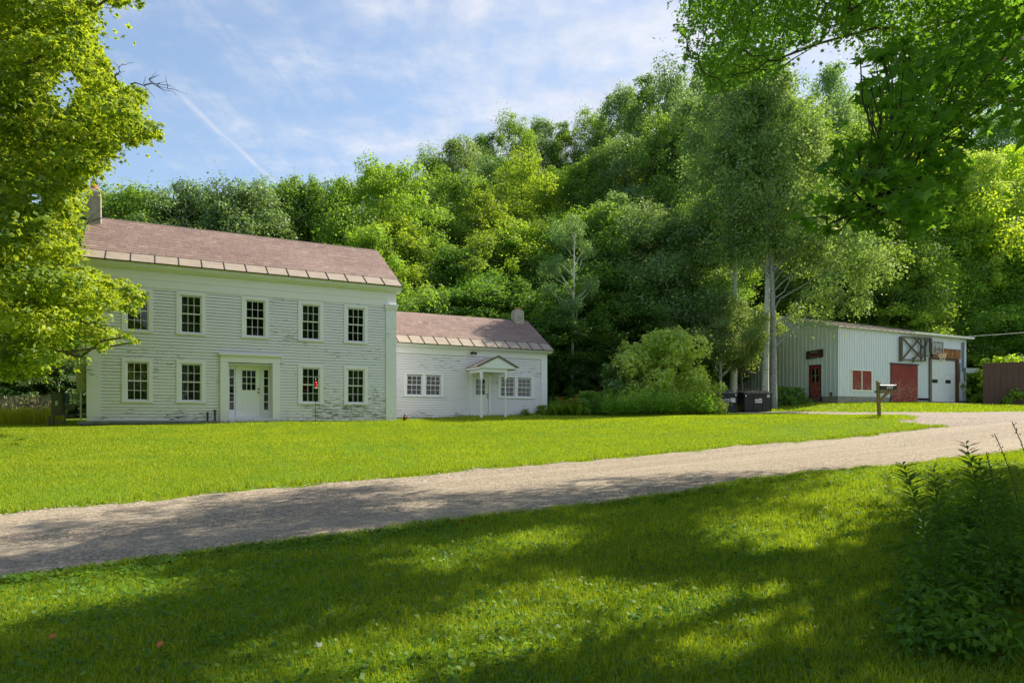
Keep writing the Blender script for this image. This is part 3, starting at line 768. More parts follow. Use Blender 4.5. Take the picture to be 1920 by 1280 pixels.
for u in (13.66, 14.93):
    mb = HM(); vv = pv0+.09; g = gz1(u, vv)
    mb.box(u-.055, u+.055, vv-.055, vv+.055, 1.93, 2.219); mb.box(u-.055, u+.055, vv-.055, vv+.055, g-.05, .55)
    mb.lathe((u, vv, 0), [(.551, .05), (.60, .055), (.62, .035), (.66, .05), (.70, .048), (1.5, .030), (1.80, .028), (1.82, .045), (1.85, .045), (1.87, .03), (1.90, .05), (1.929, .05)], 14)
    mb.build('porch_post', M_DOOR, house)
mb = HM(); mb.box(13.5, 15.1, 29.0, 30.34, -.3, .09); mb.build('porch_floor', M_CONC, house)
mb = HM(); mb.tube([(13.72, 30.36, 3.25), (13.72, 30.27, 3.25)], .05, 10); mb.tube([(13.70, 30.27, 3.25), (13.62, 30.15, 3.19)], [.04, .07], 12); mb.tube([(13.76, 30.27, 3.25), (13.86, 30.15, 3.19)], [.04, .07], 12); mb.build('floodlight', M_DARK, house)

# ------------------------------------------------------------ things near the house
b = W(9.55, 28.15); gzz = gxy(b.x, b.y)
hyd = empty('standpipe', (b.x, b.y, gzz), .3); setp(hyd, 'short rusty iron standpipe in the grass at the corner between house and wing', 'standpipe')
mb = MB(); mb.lathe((0, 0, -.05), [(0, .075), (.16, .07), (.17, .095), (.20, .095), (.21, .06), (.27, .055), (.29, .03)], 12); mb.tube([(0, 0, .17), (.13, .02, .17)], [.035, .045], 10); mb.build('body', M_RUST, hyd, True)
mb = MB(); mb.box(-.02, .02, -.02, .02, .24, .30); mb.build('valve_nut', M_RUST, hyd)

b = W(3.9 + 1.2, 27.35); b = Vector((-7.74, 26.9, 0)); g = gxy(b.x, b.y)
crook = empty('garden_hook', (b.x, b.y, g)); setp(crook, 'thin black garden hook pole standing in the lawn before the fourth window', 'garden hook')
mb = MB(); pts = [(0, 0, -.1), (0, 0, 1.78)] + [(.09 - .09*math.cos(a), 0, 1.78 + .09*math.sin(a)) for a in np.linspace(.3, math.pi, 8)]
mb.tube(pts, .009, 8); mb.build('pole', M_DARK, crook)
mb = MB(); mb.tube([(-.10, 0, .12), (.10, 0, .12)], .008, 6); mb.build('step_bar', M_DARK, crook)
fd = empty('bird_feeder', (b.x+.0, b.y, g+1.36)); setp(fd, 'red hanging bird feeder on the garden hook before the window', 'bird feeder')
mb = MB(); mb.lathe((0, 0, 0), [(.03, .05), (.06, .062), (.12, .05), (.17, .062), (.23, .055), (.27, .03)], 16); mb.build('bottle', M_RED, fd, True)
mb = MB(); mb.lathe((0, 0, 0), [(0, .07), (.012, .092), (.025, .092), (.03, .05)], 16); mb.build('base', M_WHITE, fd, True)
mb = MB(); mb.tube([(0, 0, .27), (0, 0, .42)], .006, 6); mb.tube([(0, 0, .34), (0, 0, .40)], .014, 8); mb.build('hanger', M_WHITE, fd)

# olive utility cabinet on a rail stand, left of the house
b = W(-2.98, 28.9); g = gxy(b.x, b.y)
cab = empty('utility_cabinet', (b.x, b.y, g)); setp(cab, 'olive green utility cabinet on a low wooden rail stand beside the left house corner', 'utility cabinet')
mb = MB(); mb.box(-.20, .17, -.12, .12, .42, 1.17); mb.box(-.22, .19, -.14, .14, 1.171, 1.195); mb.build('cabinet_body', M_GREENBOX, cab, bevel=.008)
mb = MB(); mb.box(-.175, .145, -.135, -.121, .46, 1.14); dr = mb.build('cabinet_door', M_GREENBOX, cab, bevel=.003)
mb = MB(); mb.box(-.045, .045, -.139, -.1355, .74, .90); mb.build('notice_label', simple('yellow_label', (.52, .55, .22)), dr)
mb = MB(); mb.box(.172, .30, -.05, .12, .80, 1.16); mb.build('side_box', simple('teal_box', (.03, .07, .07)), cab)
mb = MB(); mb.box(.20, .50, .0, .10, .60, .76); mb.tube([(.20, 0, .76), (.20, 0, .44), (.40, 0, .44)], .012, 6); mb.build('conduit', M_GREENBOX, cab)
for x in (-.30, -.16, .24):
    mb = MB(); mb.box(x-.022, x+.022, -.06, -.015, -.15, .43 if x > -.25 else .36); mb.build('leg', M_GWOOD, cab)
mb = MB(); mb.box(-.32, .27, -.085, -.061, .12, .20); mb.box(-.16, .26, -.10, .10, .385, .419); mb.build('rail', M_GWOOD, cab)

# ------------------------------------------------------------ the metal shed
SU, SV = 37.29, 27.9
SB = (SU, SV, 1.0)
shed = empty('metal_shed', W(*SB), ROT)
setp(shed, 'long pale blue-grey metal shed with red door, red sliding door and white garage door', 'shed')
def SM(): return MB(SB)
SR = 51.0; BACK = 38.0; APV, APZ = 32.7, 7.02
def ribs(mb, axis, a0, a1, face, out, zb, ztf, holes=(), pitch=.23):
    """ribbed sheet: axis 'u' runs along u at v=face (outside out=-1), axis 'v' along v at u=face"""
    n = int((a1-a0)/pitch); prof = []
    for i in range(n+1):
        x = a0 + i*pitch
        prof += [(x, 0), (x+pitch*.62, 0), (x+pitch*.70, .022), (x+pitch*.90, .022)]
    prof = [(min(x, a1), d) for x, d in prof]; 
    segs = []
    for (p, q) in zip(prof[:-1], prof[1:]):
        if q[0]-p[0] < 1e-4: continue
        m = (p[0]+q[0])/2; spans = [(zb, None)]
        for (h0, h1, c, d) in holes:
            if h0 < m < h1:
                spans = [(zb, c), (d, None)] if c > zb else [(d, None)]
        for (c, d) in spans:
            d0 = ztf(p[0]) if d is None else d; d1 = ztf(q[0]) if d is None else d
            if c is not None and d is not None and d - c < .02: continue
            P = lambda x, dd, z: (x, face+out*dd, z) if axis == 'u' else (face+out*dd, x, z)
            mb.add([P(p[0], p[1], c), P(q[0], q[1], c), P(q[0], q[1], d1), P(p[0], p[1], d0)], [(0, 1, 2, 3)])
def ztop_g(v): return 5.78 + (APZ-5.85)*(1-abs(v-APV)/(APV-SV)) if v < APV else APZ-.07 - (APZ-5.95)*(v-APV)/(BACK-APV)
mb = SM(); ribs(mb, 'v', SV, BACK, SU, -1, 1.43, ztop_g, [(29.05, 29.96, 1.1, 3.42)], .30); mb.build('gable_wall', M_METAL, shed)
mb = SM(); ribs(mb, 'u', SU, 46.72, SV, -1, 1.43, lambda u: 5.72, [(38.6, 40.47, 1.87, 3.06), (42.41, 45.26, 1.0, 3.64)], .235)
mb.add([(46.72, SV-.01, 4.87), (50.3, SV-.01, 4.87), (50.3, SV-.01, 5.68), (46.72, SV-.01, 5.70)], [(0,1,2,3)])
ribs(mb, 'u', 50.02, SR, SV, -1, 1.3, lambda u: 5.66, [], .5)
mb.build('front_wall', M_METAL, shed)
mb = SM(); mb.box(SR-.06, SR-.01, SV+.02, BACK, 1.0, 5.65); mb.box(SU+.02, SR-.07, BACK-.06, BACK, 1.0, 5.65)
mb.box(SU+.3, SR-.3, SV+2.4, SV+2.5, 1.0, 5.6); mb.build('rear_wall', M_METAL, shed)
mb = SM(); mb.box(SU+.02, 42.39, SV+.01, SV+.25, .2, 1.425); mb.box(SU+.015, SU+.25, SV+.26, 29.02, .2, 1.425); mb.box(SU+.015, SU+.25, 29.98, BACK, .0, 1.425); mb.box(SU+.016, SU+.25, 29.025, 29.975, .3, 1.0); mb.build('foundation', M_CONC, shed); mb = SM(); mb.box(45.28, 46.6, SV+.012, SV+.25, .5, 1.3)
mb.build('foundation', M_CONC, shed)
mb = SM()
mb.prism([(SV-.18, 5.72), (APV, APZ), (BACK+.2, 5.86), (BACK+.2, 5.80), (APV, APZ-.06), (SV-.18, 5.66)], 'x', SU-.12, SR+.25)
sr = mb.build('roof', M_MROOF, shed)
mb = SM()
for u in np.arange(SU-.1, SR+.2, .6): mb.prism([(SV-.18, 5.723), (APV, APZ+.003), (APV, APZ+.03), (SV-.18, 5.75)], 'x', u, u+.04)
mb.build('roof_rib', M_MROOF, sr)
mb = SM(); mb.prism([(SV-.19, 5.55), (SV-.19, 5.73), (APV, APZ+.02), (APV, APZ-.17)], 'x', SU-.15, SU-.122); mb.prism([(BACK+.2, 5.68), (BACK+.2, 5.86), (APV+.001, APZ+.02), (APV+.001, APZ-.17)], 'x', SU-.15, SU-.122)
mb.box(SU-.03, SU+.0, SV-.03, SV+.0, 1.43, 5.6); mb.build('rake_trim', simple('trim_sheet', (.50, .56, .58)), shed)
mb = SM(); mb.prism([(SV-.20, 5.66), (SV-.34, 5.66), (SV-.36, 5.80), (SV-.34, 5.80), (SV-.33, 5.675), (SV-.20, 5.675)], 'x', 44.5, 51.4); mb.box(44.48, 44.5, SV-.36, SV-.2, 5.62, 5.80); mb.build('gutter', M_WHITE, shed)
# leaf litter lying on the roof edge is part of its dirt
# red entry door on the gable end
mb = SM(); u = SU
mb.box(u-.05, u+.04, 29.06, 29.13, 1.12, 3.40); mb.box(u-.05, u+.04, 29.88, 29.95, 1.12, 3.40); mb.box(u-.053, u+.04, 29.06, 29.95, 3.40, 3.47)
df = mb.build('door_frame', simple('dark_red_frame', (.10, .018, .018)), shed)
mb = SM(); a, b_ = 29.14, 29.87
g0, g1, gg0, gg1 = 29.26, 29.75, 2.38, 3.20
mb.box(u-.02, u+.02, a, g0, 1.36, 3.395); mb.box(u-.02, u+.02, g1, b_, 1.36, 3.395); mb.box(u-.021, u+.02, g0, g1, gg1, 3.395); mb.box(u-.021, u+.02, g0, g1, 1.36, gg0)
for z in (1.50, 1.80, 2.08): mb.box(u-.034, u-.022, g0-.02, g1+.02, z, z+.2)
dd = mb.build('red_door', M_REDP, shed)
mb = SM(); mb.box(u-.03, u-.0, (g0+g1)/2-.018, (g0+g1)/2+.018, gg0, gg1); mb.box(u-.031, u-.001, g0, g1, 2.77, 2.805); mb.build('muntin', simple('grey_muntin', (.30, .30, .29)), dd)
mb = SM(); mb.add([(u+.004, g0, gg0), (u+.004, g1, gg0), (u+.004, g1, gg1), (u+.004, g0, gg1)], [(0,1,2,3)]); mb.build('pane', M_GLASS, dd)
mb = SM(); mb.tube([(u-.02, 29.20, 2.22), (u-.07, 29.20, 2.22)], [.02, .03], 10); mb.build('door_knob', M_DARK, dd)
mb = SM(); mb.box(u-.03, u+.03, 29.14, 29.87, 1.12, 1.355); mb.build('door_sill_board', M_GWOOD, shed)
mb = SM(); mb.box(u-.55, u-.06, 28.95, 30.05, .98, 1.12); mb.box(u-.5, u-.1, 29.0, 29.12, .6, .98); mb.box(u-.5, u-.1, 29.88, 30.0, .6, .98); mb.build('step', M_GWOOD, shed)
mb = SM(); mb.tube([(u-.06, 28.35, 1.42), (u-.06, 28.35, 1.62)], .05, 8); mb.box(u-.09, u-.03, 28.28, 28.42, 1.58, 1.68); mb.build('faucet', M_RUST, shed)
# red shuttered window
mb = SM(); v = SV
mb.box(38.52, 38.60, v-.05, v+.03, 1.86, 3.07); mb.box(40.47, 40.55, v-.05, v+.03, 1.86, 3.07); mb.box(38.50, 40.57, v-.055, v+.03, 3.07, 3.13); mb.box(38.48, 40.59, v-.06, v+.03, 1.79, 1.86); mb.box(39.50, 39.57, v-.04, v+.03, 1.86, 3.07)
wf = mb.build('window', M_WHITE, shed); wf['label'] = 'window opening closed by two red board shutters'
for a, b_ in ((38.6, 39.5), (39.57, 40.47)):
    mb = SM()
    for k in range(6): z = 1.865 + k*.2; mb.box(a, b_, v-.02-random.uniform(0, .012), v+.02, z, z+.195)
    mb.build('shutter', M_REDP, wf)
# big red sliding door
mb = SM(); mb.box(42.42, 45.26, v-.07, v-.03, .98, 3.58); rd = mb.build('sliding_door', M_REDP, shed)
mb = SM(); mb.box(42.36, 45.34, v-.10, v+.0, 3.60, 3.68); mb.build('door_track', simple('dark_track', (.07, .03, .03)), shed)
# garage door, weathered posts, raw boards above
mb = SM(); z = 1.22; k = 0
hh = (4.12-1.22)/9
for k in range(9): mb.box(46.83, 49.72, v+.03+(.006 if k % 2 else 0), v+.07, z+.008, z+hh-.004); z += hh
mb.box(46.83, 49.72, v+.045, v+.09, 1.2, 4.12)
gd = mb.build('garage_door', simple('white_garage_panel', (.66, .70, .74), .5, .4, 0, 3, .08), shed)
for a in (47.02, 48.55):
    mb = SM(); mb.box(a, a+.62, v+.018, v+.028, 2.50, 2.74); mb.build('door_window', M_BLACK, gd)
for a, b_, mt in ((46.56, 46.80, M_GWOOD), (49.74, 49.98, simple('rust_brown_post', (.10, .045, .025)))):
    mb = SM(); mb.box(a, b_, v-.09, v+.08, 1.1, 4.1); mb.build('door_post', mt, shed)
mb = SM(); x = 46.95
while x < 50.25: w = random.uniform(.10, .2); mb.box(x, min(x+w-.008, 50.25), v-.03-random.uniform(0, .02), v+.03, 4.24, 4.83+random.uniform(-.03, .02)); x += w
hb = mb.build('header_board', M_BWOOD, shed)
mb = SM(); mb.box(46.6, 50.0, v-.075, v+.04, 4.10, 4.24); mb.box(46.9, 50.3, v-.05, v-.02, 4.83, 4.88); mb.build('lintel', simple('dark_lintel', (.06, .035, .025)), shed)
mb = SM(); mb.hexa([(50.4, v-.05, 3.3), (50.62, v-.05, 3.5), (50.62, v-.03, 3.5), (50.4, v-.03, 3.3), (50.36, v-.05, 5.4), (50.72, v-.05, 5.45), (50.72, v-.03, 5.45), (50.36, v-.03, 5.4)])
mb.hexa([(50.72, v-.05, 2.7), (50.84, v-.05, 2.7), (50.84, v-.03, 2.7), (50.72, v-.03, 2.7), (50.64, v-.052, 3.6), (50.86, v-.052, 3.7), (50.86, v-.03, 3.7), (50.64, v-.03, 3.6)])
mb.hexa([(50.10, v-.05, 2.6), (50.18, v-.05, 2.6), (50.18, v-.03, 2.6), (50.10, v-.03, 2.6), (50.06, v-.05, 3.9), (50.24, v-.05, 4.0), (50.24, v-.03, 4.0), (50.06, v-.03, 3.9)])
mb.build('torn_sheathing', simple('blue_grey_sheathing', (.13, .17, .19)), shed)
# lattice of weathered timber bolted high on the wall
fr = SM(); vv = v - .14
def bb(a, za, b, zb, w=.12, d=0): fr.beam((a, vv-d, za), (b, vv-d, zb), .07, w, up=(0, 1, 0))
bb(43.33, 3.80, 43.33, 5.42, .22); bb(43.5, 5.42, 46.6, 5.48, .12); bb(43.5, 3.93, 45.9, 3.93, .10); bb(46.55, 4.5, 46.55, 5.5, .16)
bb(43.55, 5.28, 45.35, 4.2, .11, .02); bb(43.5, 4.02, 45.3, 5.42, .11, .05); bb(44.65, 5.42, 45.7, 4.75, .11, .08); bb(44.62, 4.0, 45.35, 4.55, .11, .07)
bb(45.42, 3.93, 45.42, 5.44, .10, .04); bb(45.95, 3.9, 45.95, 5.45, .10); bb(44.6, 3.76, 44.6, 4.1, .10, .03); bb(45.5, 4.1, 46.1, 5.4, .06, .09)
fr.build('timber_lattice', M_GWOOD, shed)

# sign board on the gable
sg = empty('sign_board', W(SU-.06, 29.53, 3.9), ROT); setp(sg, 'dark wooden board sign with worn red lettering above the red shed door', 'sign')
mb = MB(); mb.hexa([(-.02, -.62, .02), (.02, -.62, .02), (.02, .62, -.04), (-.02, .62, -.04), (-.02, -.62, .52), (.02, -.62, .52), (.02, .62, .47), (-.02, .62, .47)]); mb.build('board', simple('dark_sign_wood', (.055, .035, .032), .8, .2, 0, 5, .4), sg)
mb = MB()
for k, (a, w) in enumerate(((-.25, .10), (-.12, .10), (.02, .12), (.20, .09))): mb.box(-.024, -.0205, a, a+w, .30, .42 + .02*(k % 2))
mb.build('pale_lettering', simple('worn_pale', (.22, .17, .16)), sg)
mb = MB(); mb.box(-.0245, -.0205, -.40, .42, .13, .24); mb.build('red_lettering', simple('worn_red', (.16, .018, .018)), sg)
mb = MB(); mb.box(-.0245, -.0205, -.38, .40, .05, .085); mb.build('pale_line', simple('worn_line', (.33, .27, .25)), sg)

# basketball hoop: open-framed backboard held out from the lattice, rim and torn net
hp = empty('basketball_hoop', W(46.4, 27.2, 4.2), ROT); setp(hp, 'basketball hoop with grey backboard and torn white net beside the garage door', 'basketball hoop')
mb = MB(); mb.box(-.62, .62, -.04, .0, .15, .22); mb.box(-.62, -.54, -.04, .0, .22, .95); mb.box(.54, .62, -.04, .0, .22, .95); mb.box(-.62, .62, -.042, .002, .95, 1.04)
mb.box(-.25, .25, -.038, -.002, .30, .34); mb.box(-.25, -.21, -.038, -.002, .34, .68); mb.box(.21, .25, -.038, -.002, .34, .68); mb.box(-.25, .25, -.038, -.002, .68, .72)
bbd = mb.build('backboard_frame', simple('aged_backboard', (.36, .36, .34)), hp)
mb = MB(); mb.box(-.538, .538, -.018, -.012, .222, .948)
t = newmat('smoked_acrylic'); q = t.n('ShaderNodeBsdfTransparent', ins={0: (.62, .64, .62, 1)}); g_ = t.n('ShaderNodeBsdfGlossy', ins={0: (.8, .8, .8, 1), 'Roughness': .25}); q = t.n('ShaderNodeMixShader', ins={0: .08, 1: q.outputs[0], 2: g_.outputs[0]}); t.L.new(q.outputs[0], t.out.inputs[0])
mb.build('backboard_panel', t.m, hp)
ring = [(.0 + .235*math.cos(a), -.32 + .235*math.sin(a), .17) for a in np.linspace(0, 2*math.pi, 25)]
mb = MB(); mb.tube(ring, .014, 8, False); mb.box(-.10, .10, -.10, -.04, .08, .2); mb.build('rim', M_RIM, hp)
mb = MB(); nn = 12
for k in range(nn):
    for dk in (.5, -.5):
        for lv in range(4):
            if k > 8 and lv > 1: continue
            a0 = 2*math.pi*(k + dk*lv)/nn; a1 = 2*math.pi*(k + dk*(lv+1))/nn; r0 = .235-.032*lv; r1 = r0-.032
            mb.tube([(r0*math.cos(a0), -.32+r0*math.sin(a0), .165-.13*lv), (r1*math.cos(a1), -.32+r1*math.sin(a1), .165-.13*(lv+1))], .011, 5)
mb.tube([(.1*math.cos(a)-.05, -.32+.1*math.sin(a), -.40-.03*math.cos(a)) for a in np.linspace(0, 2*math.pi, 14)], .016, 6, False)
mb.build('net', M_NET, hp)
for a_, b_ in (((-.3, 0, .9), (-.3, .55, 1.1)), ((-.3, 0, .3), (-.3, .55, .05)), ((.3, 0, .9), (.1, .6, 1.1)), ((.3, 0, .3), (.1, .6, .0))): mb = MB(); mb.beam(a_, b_, .05, .05); mb.build('bracket', M_DARK, hp)

# ------------------------------------------------------------ mailbox
mu, mv = 22.76, 15.37; b = W(mu, mv); g = gz1(mu, mv)
mbx = empty('mailbox', (b.x, b.y, g), R(2)); setp(mbx, 'black mailbox numbered 253 on a leaning wooden post by the driveway', 'mailbox')
mb = MB()
mb.hexa([(-.045+.0, -.045, -.2), (.05, -.045, -.2), (.05, .045, -.2), (-.045, .045, -.2), (-.10, -.045, 1.26), (-.01, -.045, 1.20), (-.01, .045, 1.20), (-.10, .045, 1.26)])
mb.build('post', M_PWOOD, mbx)
mb = MB(); mb.hexa([(-.125, -.06, 1.265), (.02, -.06, 1.185), (.02, .06, 1.185), (-.125, .06, 1.265), (-.125, -.06, 1.285), (.02, -.06, 1.205), (.02, .06, 1.205), (-.125, .06, 1.285)]); mb.build('post_cap', simple('bleached_wood', (.42, .36, .28)), mbx)
mb = MB(); mb.beam((-.03, 0, .885), (.44, 0, .90), .09, .09); mb.beam((.0, 0, .60), (.32, 0, .88), .08, .08); mb.build('arm', M_PWOOD, mbx)
mb = MB(); mb.box(-.03, .53, -.08, .08, .946, .962); mb.build('mount_board', M_PWOOD, mbx)
prof = [(-.085, .965), (.085, .965), (.085, 1.07)] + [(.085*math.cos(a), 1.07+.085*math.sin(a)) for a in np.linspace(.35, math.pi-.35, 7)] + [(-.085, 1.07)]
mb = MB(); mb.prism(prof, 'x', .0, .55); mb.build('box', M_BLACK, mbx, bevel=.004)
prof2 = [((p[0])*1.07, .965+(p[1]-.965)*1.05) for p in prof]
mb = MB(); mb.prism(prof2, 'x', .552, .575); dd = mb.build('door', M_BLACK, mbx, bevel=.004)
mb = MB(); mb.box(.555, .60, -.02, .02, 1.163, 1.20); mb.build('latch', simple('pale_latch', (.5, .47, .42)), dd)
mb = MB(); mb.box(-.16, -.075, -.03, .03, .86, .94); mb.build('reflector', simple('green_reflector', (.02, .10, .07)), mbx)
def text(body, size, loc, rot, mat, parent, name, ext=.004):
    cu = bpy.data.curves.new(name, 'FONT'); cu.body = body; cu.size = size; cu.extrude = ext; cu.align_x = 'CENTER'; cu.align_y = 'CENTER'; cu.offset = size*.012
    o = bpy.data.objects.new(name, cu); C.objects.link(o)
    dg = bpy.context.evaluated_depsgraph_get(); me = bpy.data.meshes.new_from_object(o.evaluated_get(dg))
    bpy.data.objects.remove(o); me.materials.clear(); me.name = name
    q = link(name, me, mat, parent); q.location = loc; q.rotation_euler = rot; return q
text('253', .155, (.32, -.088, 1.055), (R(90), 0, 0), M_WHITE, mbx, 'number')

# ------------------------------------------------------------ dumpsters
def dumpster(X, Y, w, h, dp, label, lidtilt, blue):
    g = gxy(X, Y); mt = simple('dumpster_paint', (.022, .027, .034) if blue else (.026, .028, .026), .5, .4, 0, 3, .35)
    d = empty('dumpster', (X, Y, g), R(2)); setp(d, label, 'dumpster', 'dumpsters at the end of the driveway')
    mb = MB(); mb.hexa([(-w/2+.03, 0, .05), (w/2-.03, 0, .05), (w/2-.03, dp, .05), (-w/2+.03, dp, .05), (-w/2, -.03, h-.12), (w/2, -.03, h-.12), (w/2, dp, h), (-w/2, dp, h)])
    for x in (-w/2+.02, -w/6, w/6, w/2-.08): mb.hexa([(x, -.022, .08), (x+.06, -.022, .08), (x+.06, .0, .08), (x, .0, .08), (x, -.06, h-.18), (x+.06, -.06, h-.18), (x+.06, -.03, h-.18), (x, -.03, h-.18)])
    mb.build('body', mt, d, bevel=.01)
    mb = MB(); mb.box(-w/2-.03, w/2+.03, -.07, -.03, h-.17, h-.10); mb.box(-w/2-.04, -w/2+.0, -.03, dp*.9, h-.17, h-.10); mb.box(w/2, w/2+.04, -.03, dp*.9, h-.17, h-.10); mb.build('rim', mt, d)
    for a, b_ in ((-w/2-.02, -.01), (.01, w/2+.02)):
        mb = MB(); mb.hexa([(a, -.10, h-.09), (b_, -.10, h-.09), (b_, dp, h+.03+lidtilt), (a, dp, h+.03+lidtilt), (a, -.10, h-.06), (b_, -.10, h-.06), (b_, dp, h+.06+lidtilt), (a, dp, h+.06+lidtilt)])
        for k in range(4): x = a + (b_-a)*(k+.5)/4; mb.hexa([(x-.03, -.09, h-.059), (x+.03, -.09, h-.059), (x+.03, dp, h+.061+lidtilt), (x-.03, dp, h+.061+lidtilt), (x-.02, -.09, h-.035), (x+.02, -.09, h-.035), (x+.02, dp, h+.085+lidtilt), (x-.02, dp, h+.085+lidtilt)])
        mb.build('lid', simple('grey_lid', (.16, .15, .15), .4, .5, 0, 4, .3), d, bevel=.008)
    for x in (-w/2+.12, w/2-.12):
        mb = MB(); mb.tube([(x, .15, .05), (x, .15, -.03)], .05, 8); mb.build('foot', M_DARK, d)
    for x in (-w/2-.05, w/2): mb = MB(); mb.box(x, x+.05, .15, dp*.75, .55, .70); mb.build('lift_pocket', mt, d)
    return d, w, h
d1, w, h = dumpster(14.05, 39.0, 1.62, 1.16, 1.25, 'black dumpster with a white name plate, right one of the two', .04, False)
mb = MB(); mb.box(-.19, .22, -.055, -.045, .52, .72); mb.box(.05, .20, -.0552, -.045, .72, .76); pl = mb.build('name_plate', M_WHITE, d1)
text('casella', .16, (.012, -.059, .63), (R(90), 0, 0), M_BLACK, pl, 'plate_lettering', .002)
mb = MB(); mb.box(.50, .66, -.075, -.068, .82, .98); mb.build('notice_label', M_STICK, d1)
mb = MB(); mb.tube([(-.72, -.068, .92), (-.72, -.075, .92)], .045, 12); mb.build('round_sticker', M_WHITE, d1)
d2, w, h = dumpster(12.02, 38.9, 1.62, 1.22, 1.25, 'blue-black dumpster with white lettering, half hidden by tall weeds', .10, True)
text('ZERO-SORT', .17, (.02, -.066, .74), (R(90), 0, 0), M_WHITE, d2, 'lettering', .002)
text('RECYCLING', .11, (.10, -.062, .62), (R(90), 0, 0), M_STICK, d2, 'small_lettering', .002)
mb = MB(); mb.box(.44, .70, -.066, -.056, .60, .86); mb.build('notice_label', M_STICK, d2)
mb = MB(); mb.tube([(.72, -.072, 1.02), (.72, -.08, 1.02)], .045, 12); mb.build('round_sticker', M_WHITE, d2)

# ------------------------------------------------------------ brown panel fence, lean-to, cable
fx0, fy0, fx1, fy1 = 31.75, 46.0, 40.0, 42.4
fn = empty('panel_fence', (fx0, fy0, gxy(fx0, fy0)), math.atan2(fy1-fy0, fx1-fx0)); setp(fn, 'tall dark brown metal panel fence at the right edge beyond the shed', 'fence')
L = math.hypot(fx1-fx0, fy1-fy0); zt = 3.80 - gxy(fx0, fy0); mb = MB(); x = 0; 
while x < L: mb.box(x+.008, x+.99, -.015, .015, -.3, zt + x*.01); x += 1.0
mb.build('panel', M_BROWN, fn)
mb = MB(); x = .0
while x < L:
    mb.box(x-.018, x+.018, -.03, -.016, -.3, zt+x*.01); 
    for q in (.33, .66): mb.box(x+q-.008, x+q+.008, -.026, -.016, -.3, zt+x*.01)
    x += 1.0
mb.build('panel_rib', M_BROWN, fn)
lt = empty('lean_to', (31.6, 49.6, gxy(31.6, 49.6)), 0); setp(lt, 'small white-roofed lean-to half seen between the shed and the brown fence', 'shelter')
zb = 3.9 - gxy(31.6, 49.6)
mb = MB(); mb.box(-1.5, 2.2, -.3, 2.5, zb-.55, zb-.20); mb.build('roof', M_WHITE, lt)
for x in (-1.4, 2.0): mb = MB(); mb.box(x, x+.12, 0, .12, -.3, zb-.552); mb.build('post', M_GWOOD, lt)
b0 = W(SR+.1, SV+.4, 5.9); b1 = Vector((45, 40, 7.0))
mb = MB(); mb.tube([b0.lerp(b1, t_) - Vector((0, 0, 1.0*t_*(1-t_)*1.2)) for t_ in np.linspace(0, 1, 14)], .018, 6); cb = mb.build('overhead_cable', M_STICK, None)
setp(cb, 'thin overhead cable running from the shed roof corner to the right', 'cable')

# ------------------------------------------------------------ foliage machinery
def tmpl(kind):
    if kind == 'leaf':      # a folded rhomb
        return np.array([(0, -.5, 0), (.30, -.02, .07), (0, .5, -.03), (-.30, -.02, .07)]), np.array([(0, 1, 2, 3)])
    if kind == 'trefoil':   # three lobes, nine corners in three quads
        return (np.array([(0, -.45, 0), (.20, -.12, .05), (0, .55, -.06), (-.20, -.12, .05), (.55, .02, -.02), (.16, .12, .03), (-.55, .02, -.02), (-.16, .12, .03)]),
                np.array([(0, 1, 2, 3), (0, 4, 5, 3), (0, 1, 7, 6)]))
    if kind == 'maple':     # five pointed lobes as a fan of quads
        P = [(0, -.42), (.12, -.30), (.40, -.36), (.22, -.12), (.56, .16), (.22, .14), (.13, .30), (0, .62)]
        P = P + [(-x, y) for x, y in reversed(P[1:-1])]
        v = [(0, -.05, .06)] + [(x, y, -.05*abs(x)*2 - .05*max(y, 0)) for x, y in P]
        n = len(P); f = [(0, 1+i, 1+(i+1) % n, 1+(i+2) % n) for i in range(0, n, 2)]
        return np.array(v), np.array(f)
    if kind == 'lance':     # long narrow drooping leaf
        return (np.array([(0, 0, 0), (.085, .35, .06), (.06, .7, .02), (0, 1, -.10), (-.06, .7, .02), (-.085, .35, .06)]), np.array([(0, 1, 2, 5), (5, 2, 3, 4)]))
    if kind == 'lance2':    # broader pointed leaf
        return (np.array([(0, 0, 0), (.14, .35, .06), (.10, .7, .02), (0, 1, -.12), (-.10, .7, .02), (-.14, .35, .06)]), np.array([(0, 1, 2, 5), (5, 2, 3, 4)]))
    if kind == 'round':
        return (np.array([(0, -.5, 0), (.38, -.25, .05), (.42, .2, .03), (0, .5, -.04), (-.42, .2, .03), (-.38, -.25, .05)]), np.array([(0, 1, 2, 5), (5, 2, 3, 4)]))
def nrmz(a): return a / np.maximum(np.linalg.norm(a, axis=1, keepdims=True), 1e-9)
def scatter(kind, Cn, Nn, size, tint, ydir=None, r=None):
    """leaf template at every centre; returns verts, faces, tints"""
    r = r or rng
    T, Fq = tmpl(kind); n = len(Cn); Nn = nrmz(Nn)
    if ydir is None: ydir = r.normal(size=(n, 3))
    y = nrmz(ydir - Nn * (ydir * Nn).sum(1, keepdims=True)); x = np.cross(y, Nn)
    size = np.broadcast_to(size, (n,))[:, None, None]
    V = Cn[:, None] + size * (T[None, :, 0:1]*x[:, None] + T[None, :, 1:2]*y[:, None] + T[None, :, 2:3]*Nn[:, None])
    Fc = (np.arange(n)[:, None, None]*len(T) + Fq[None]).reshape(-1, 4)
    return V.reshape(-1, 3), Fc, np.repeat(tint, len(Fq))
def join(parts):
    V = []; Fc = []; T = []; b = 0
    for v, f, t in parts: V.append(v); Fc.append(f + b); T.append(t); b += len(v)
    return np.concatenate(V), np.concatenate(Fc), np.concatenate(T)
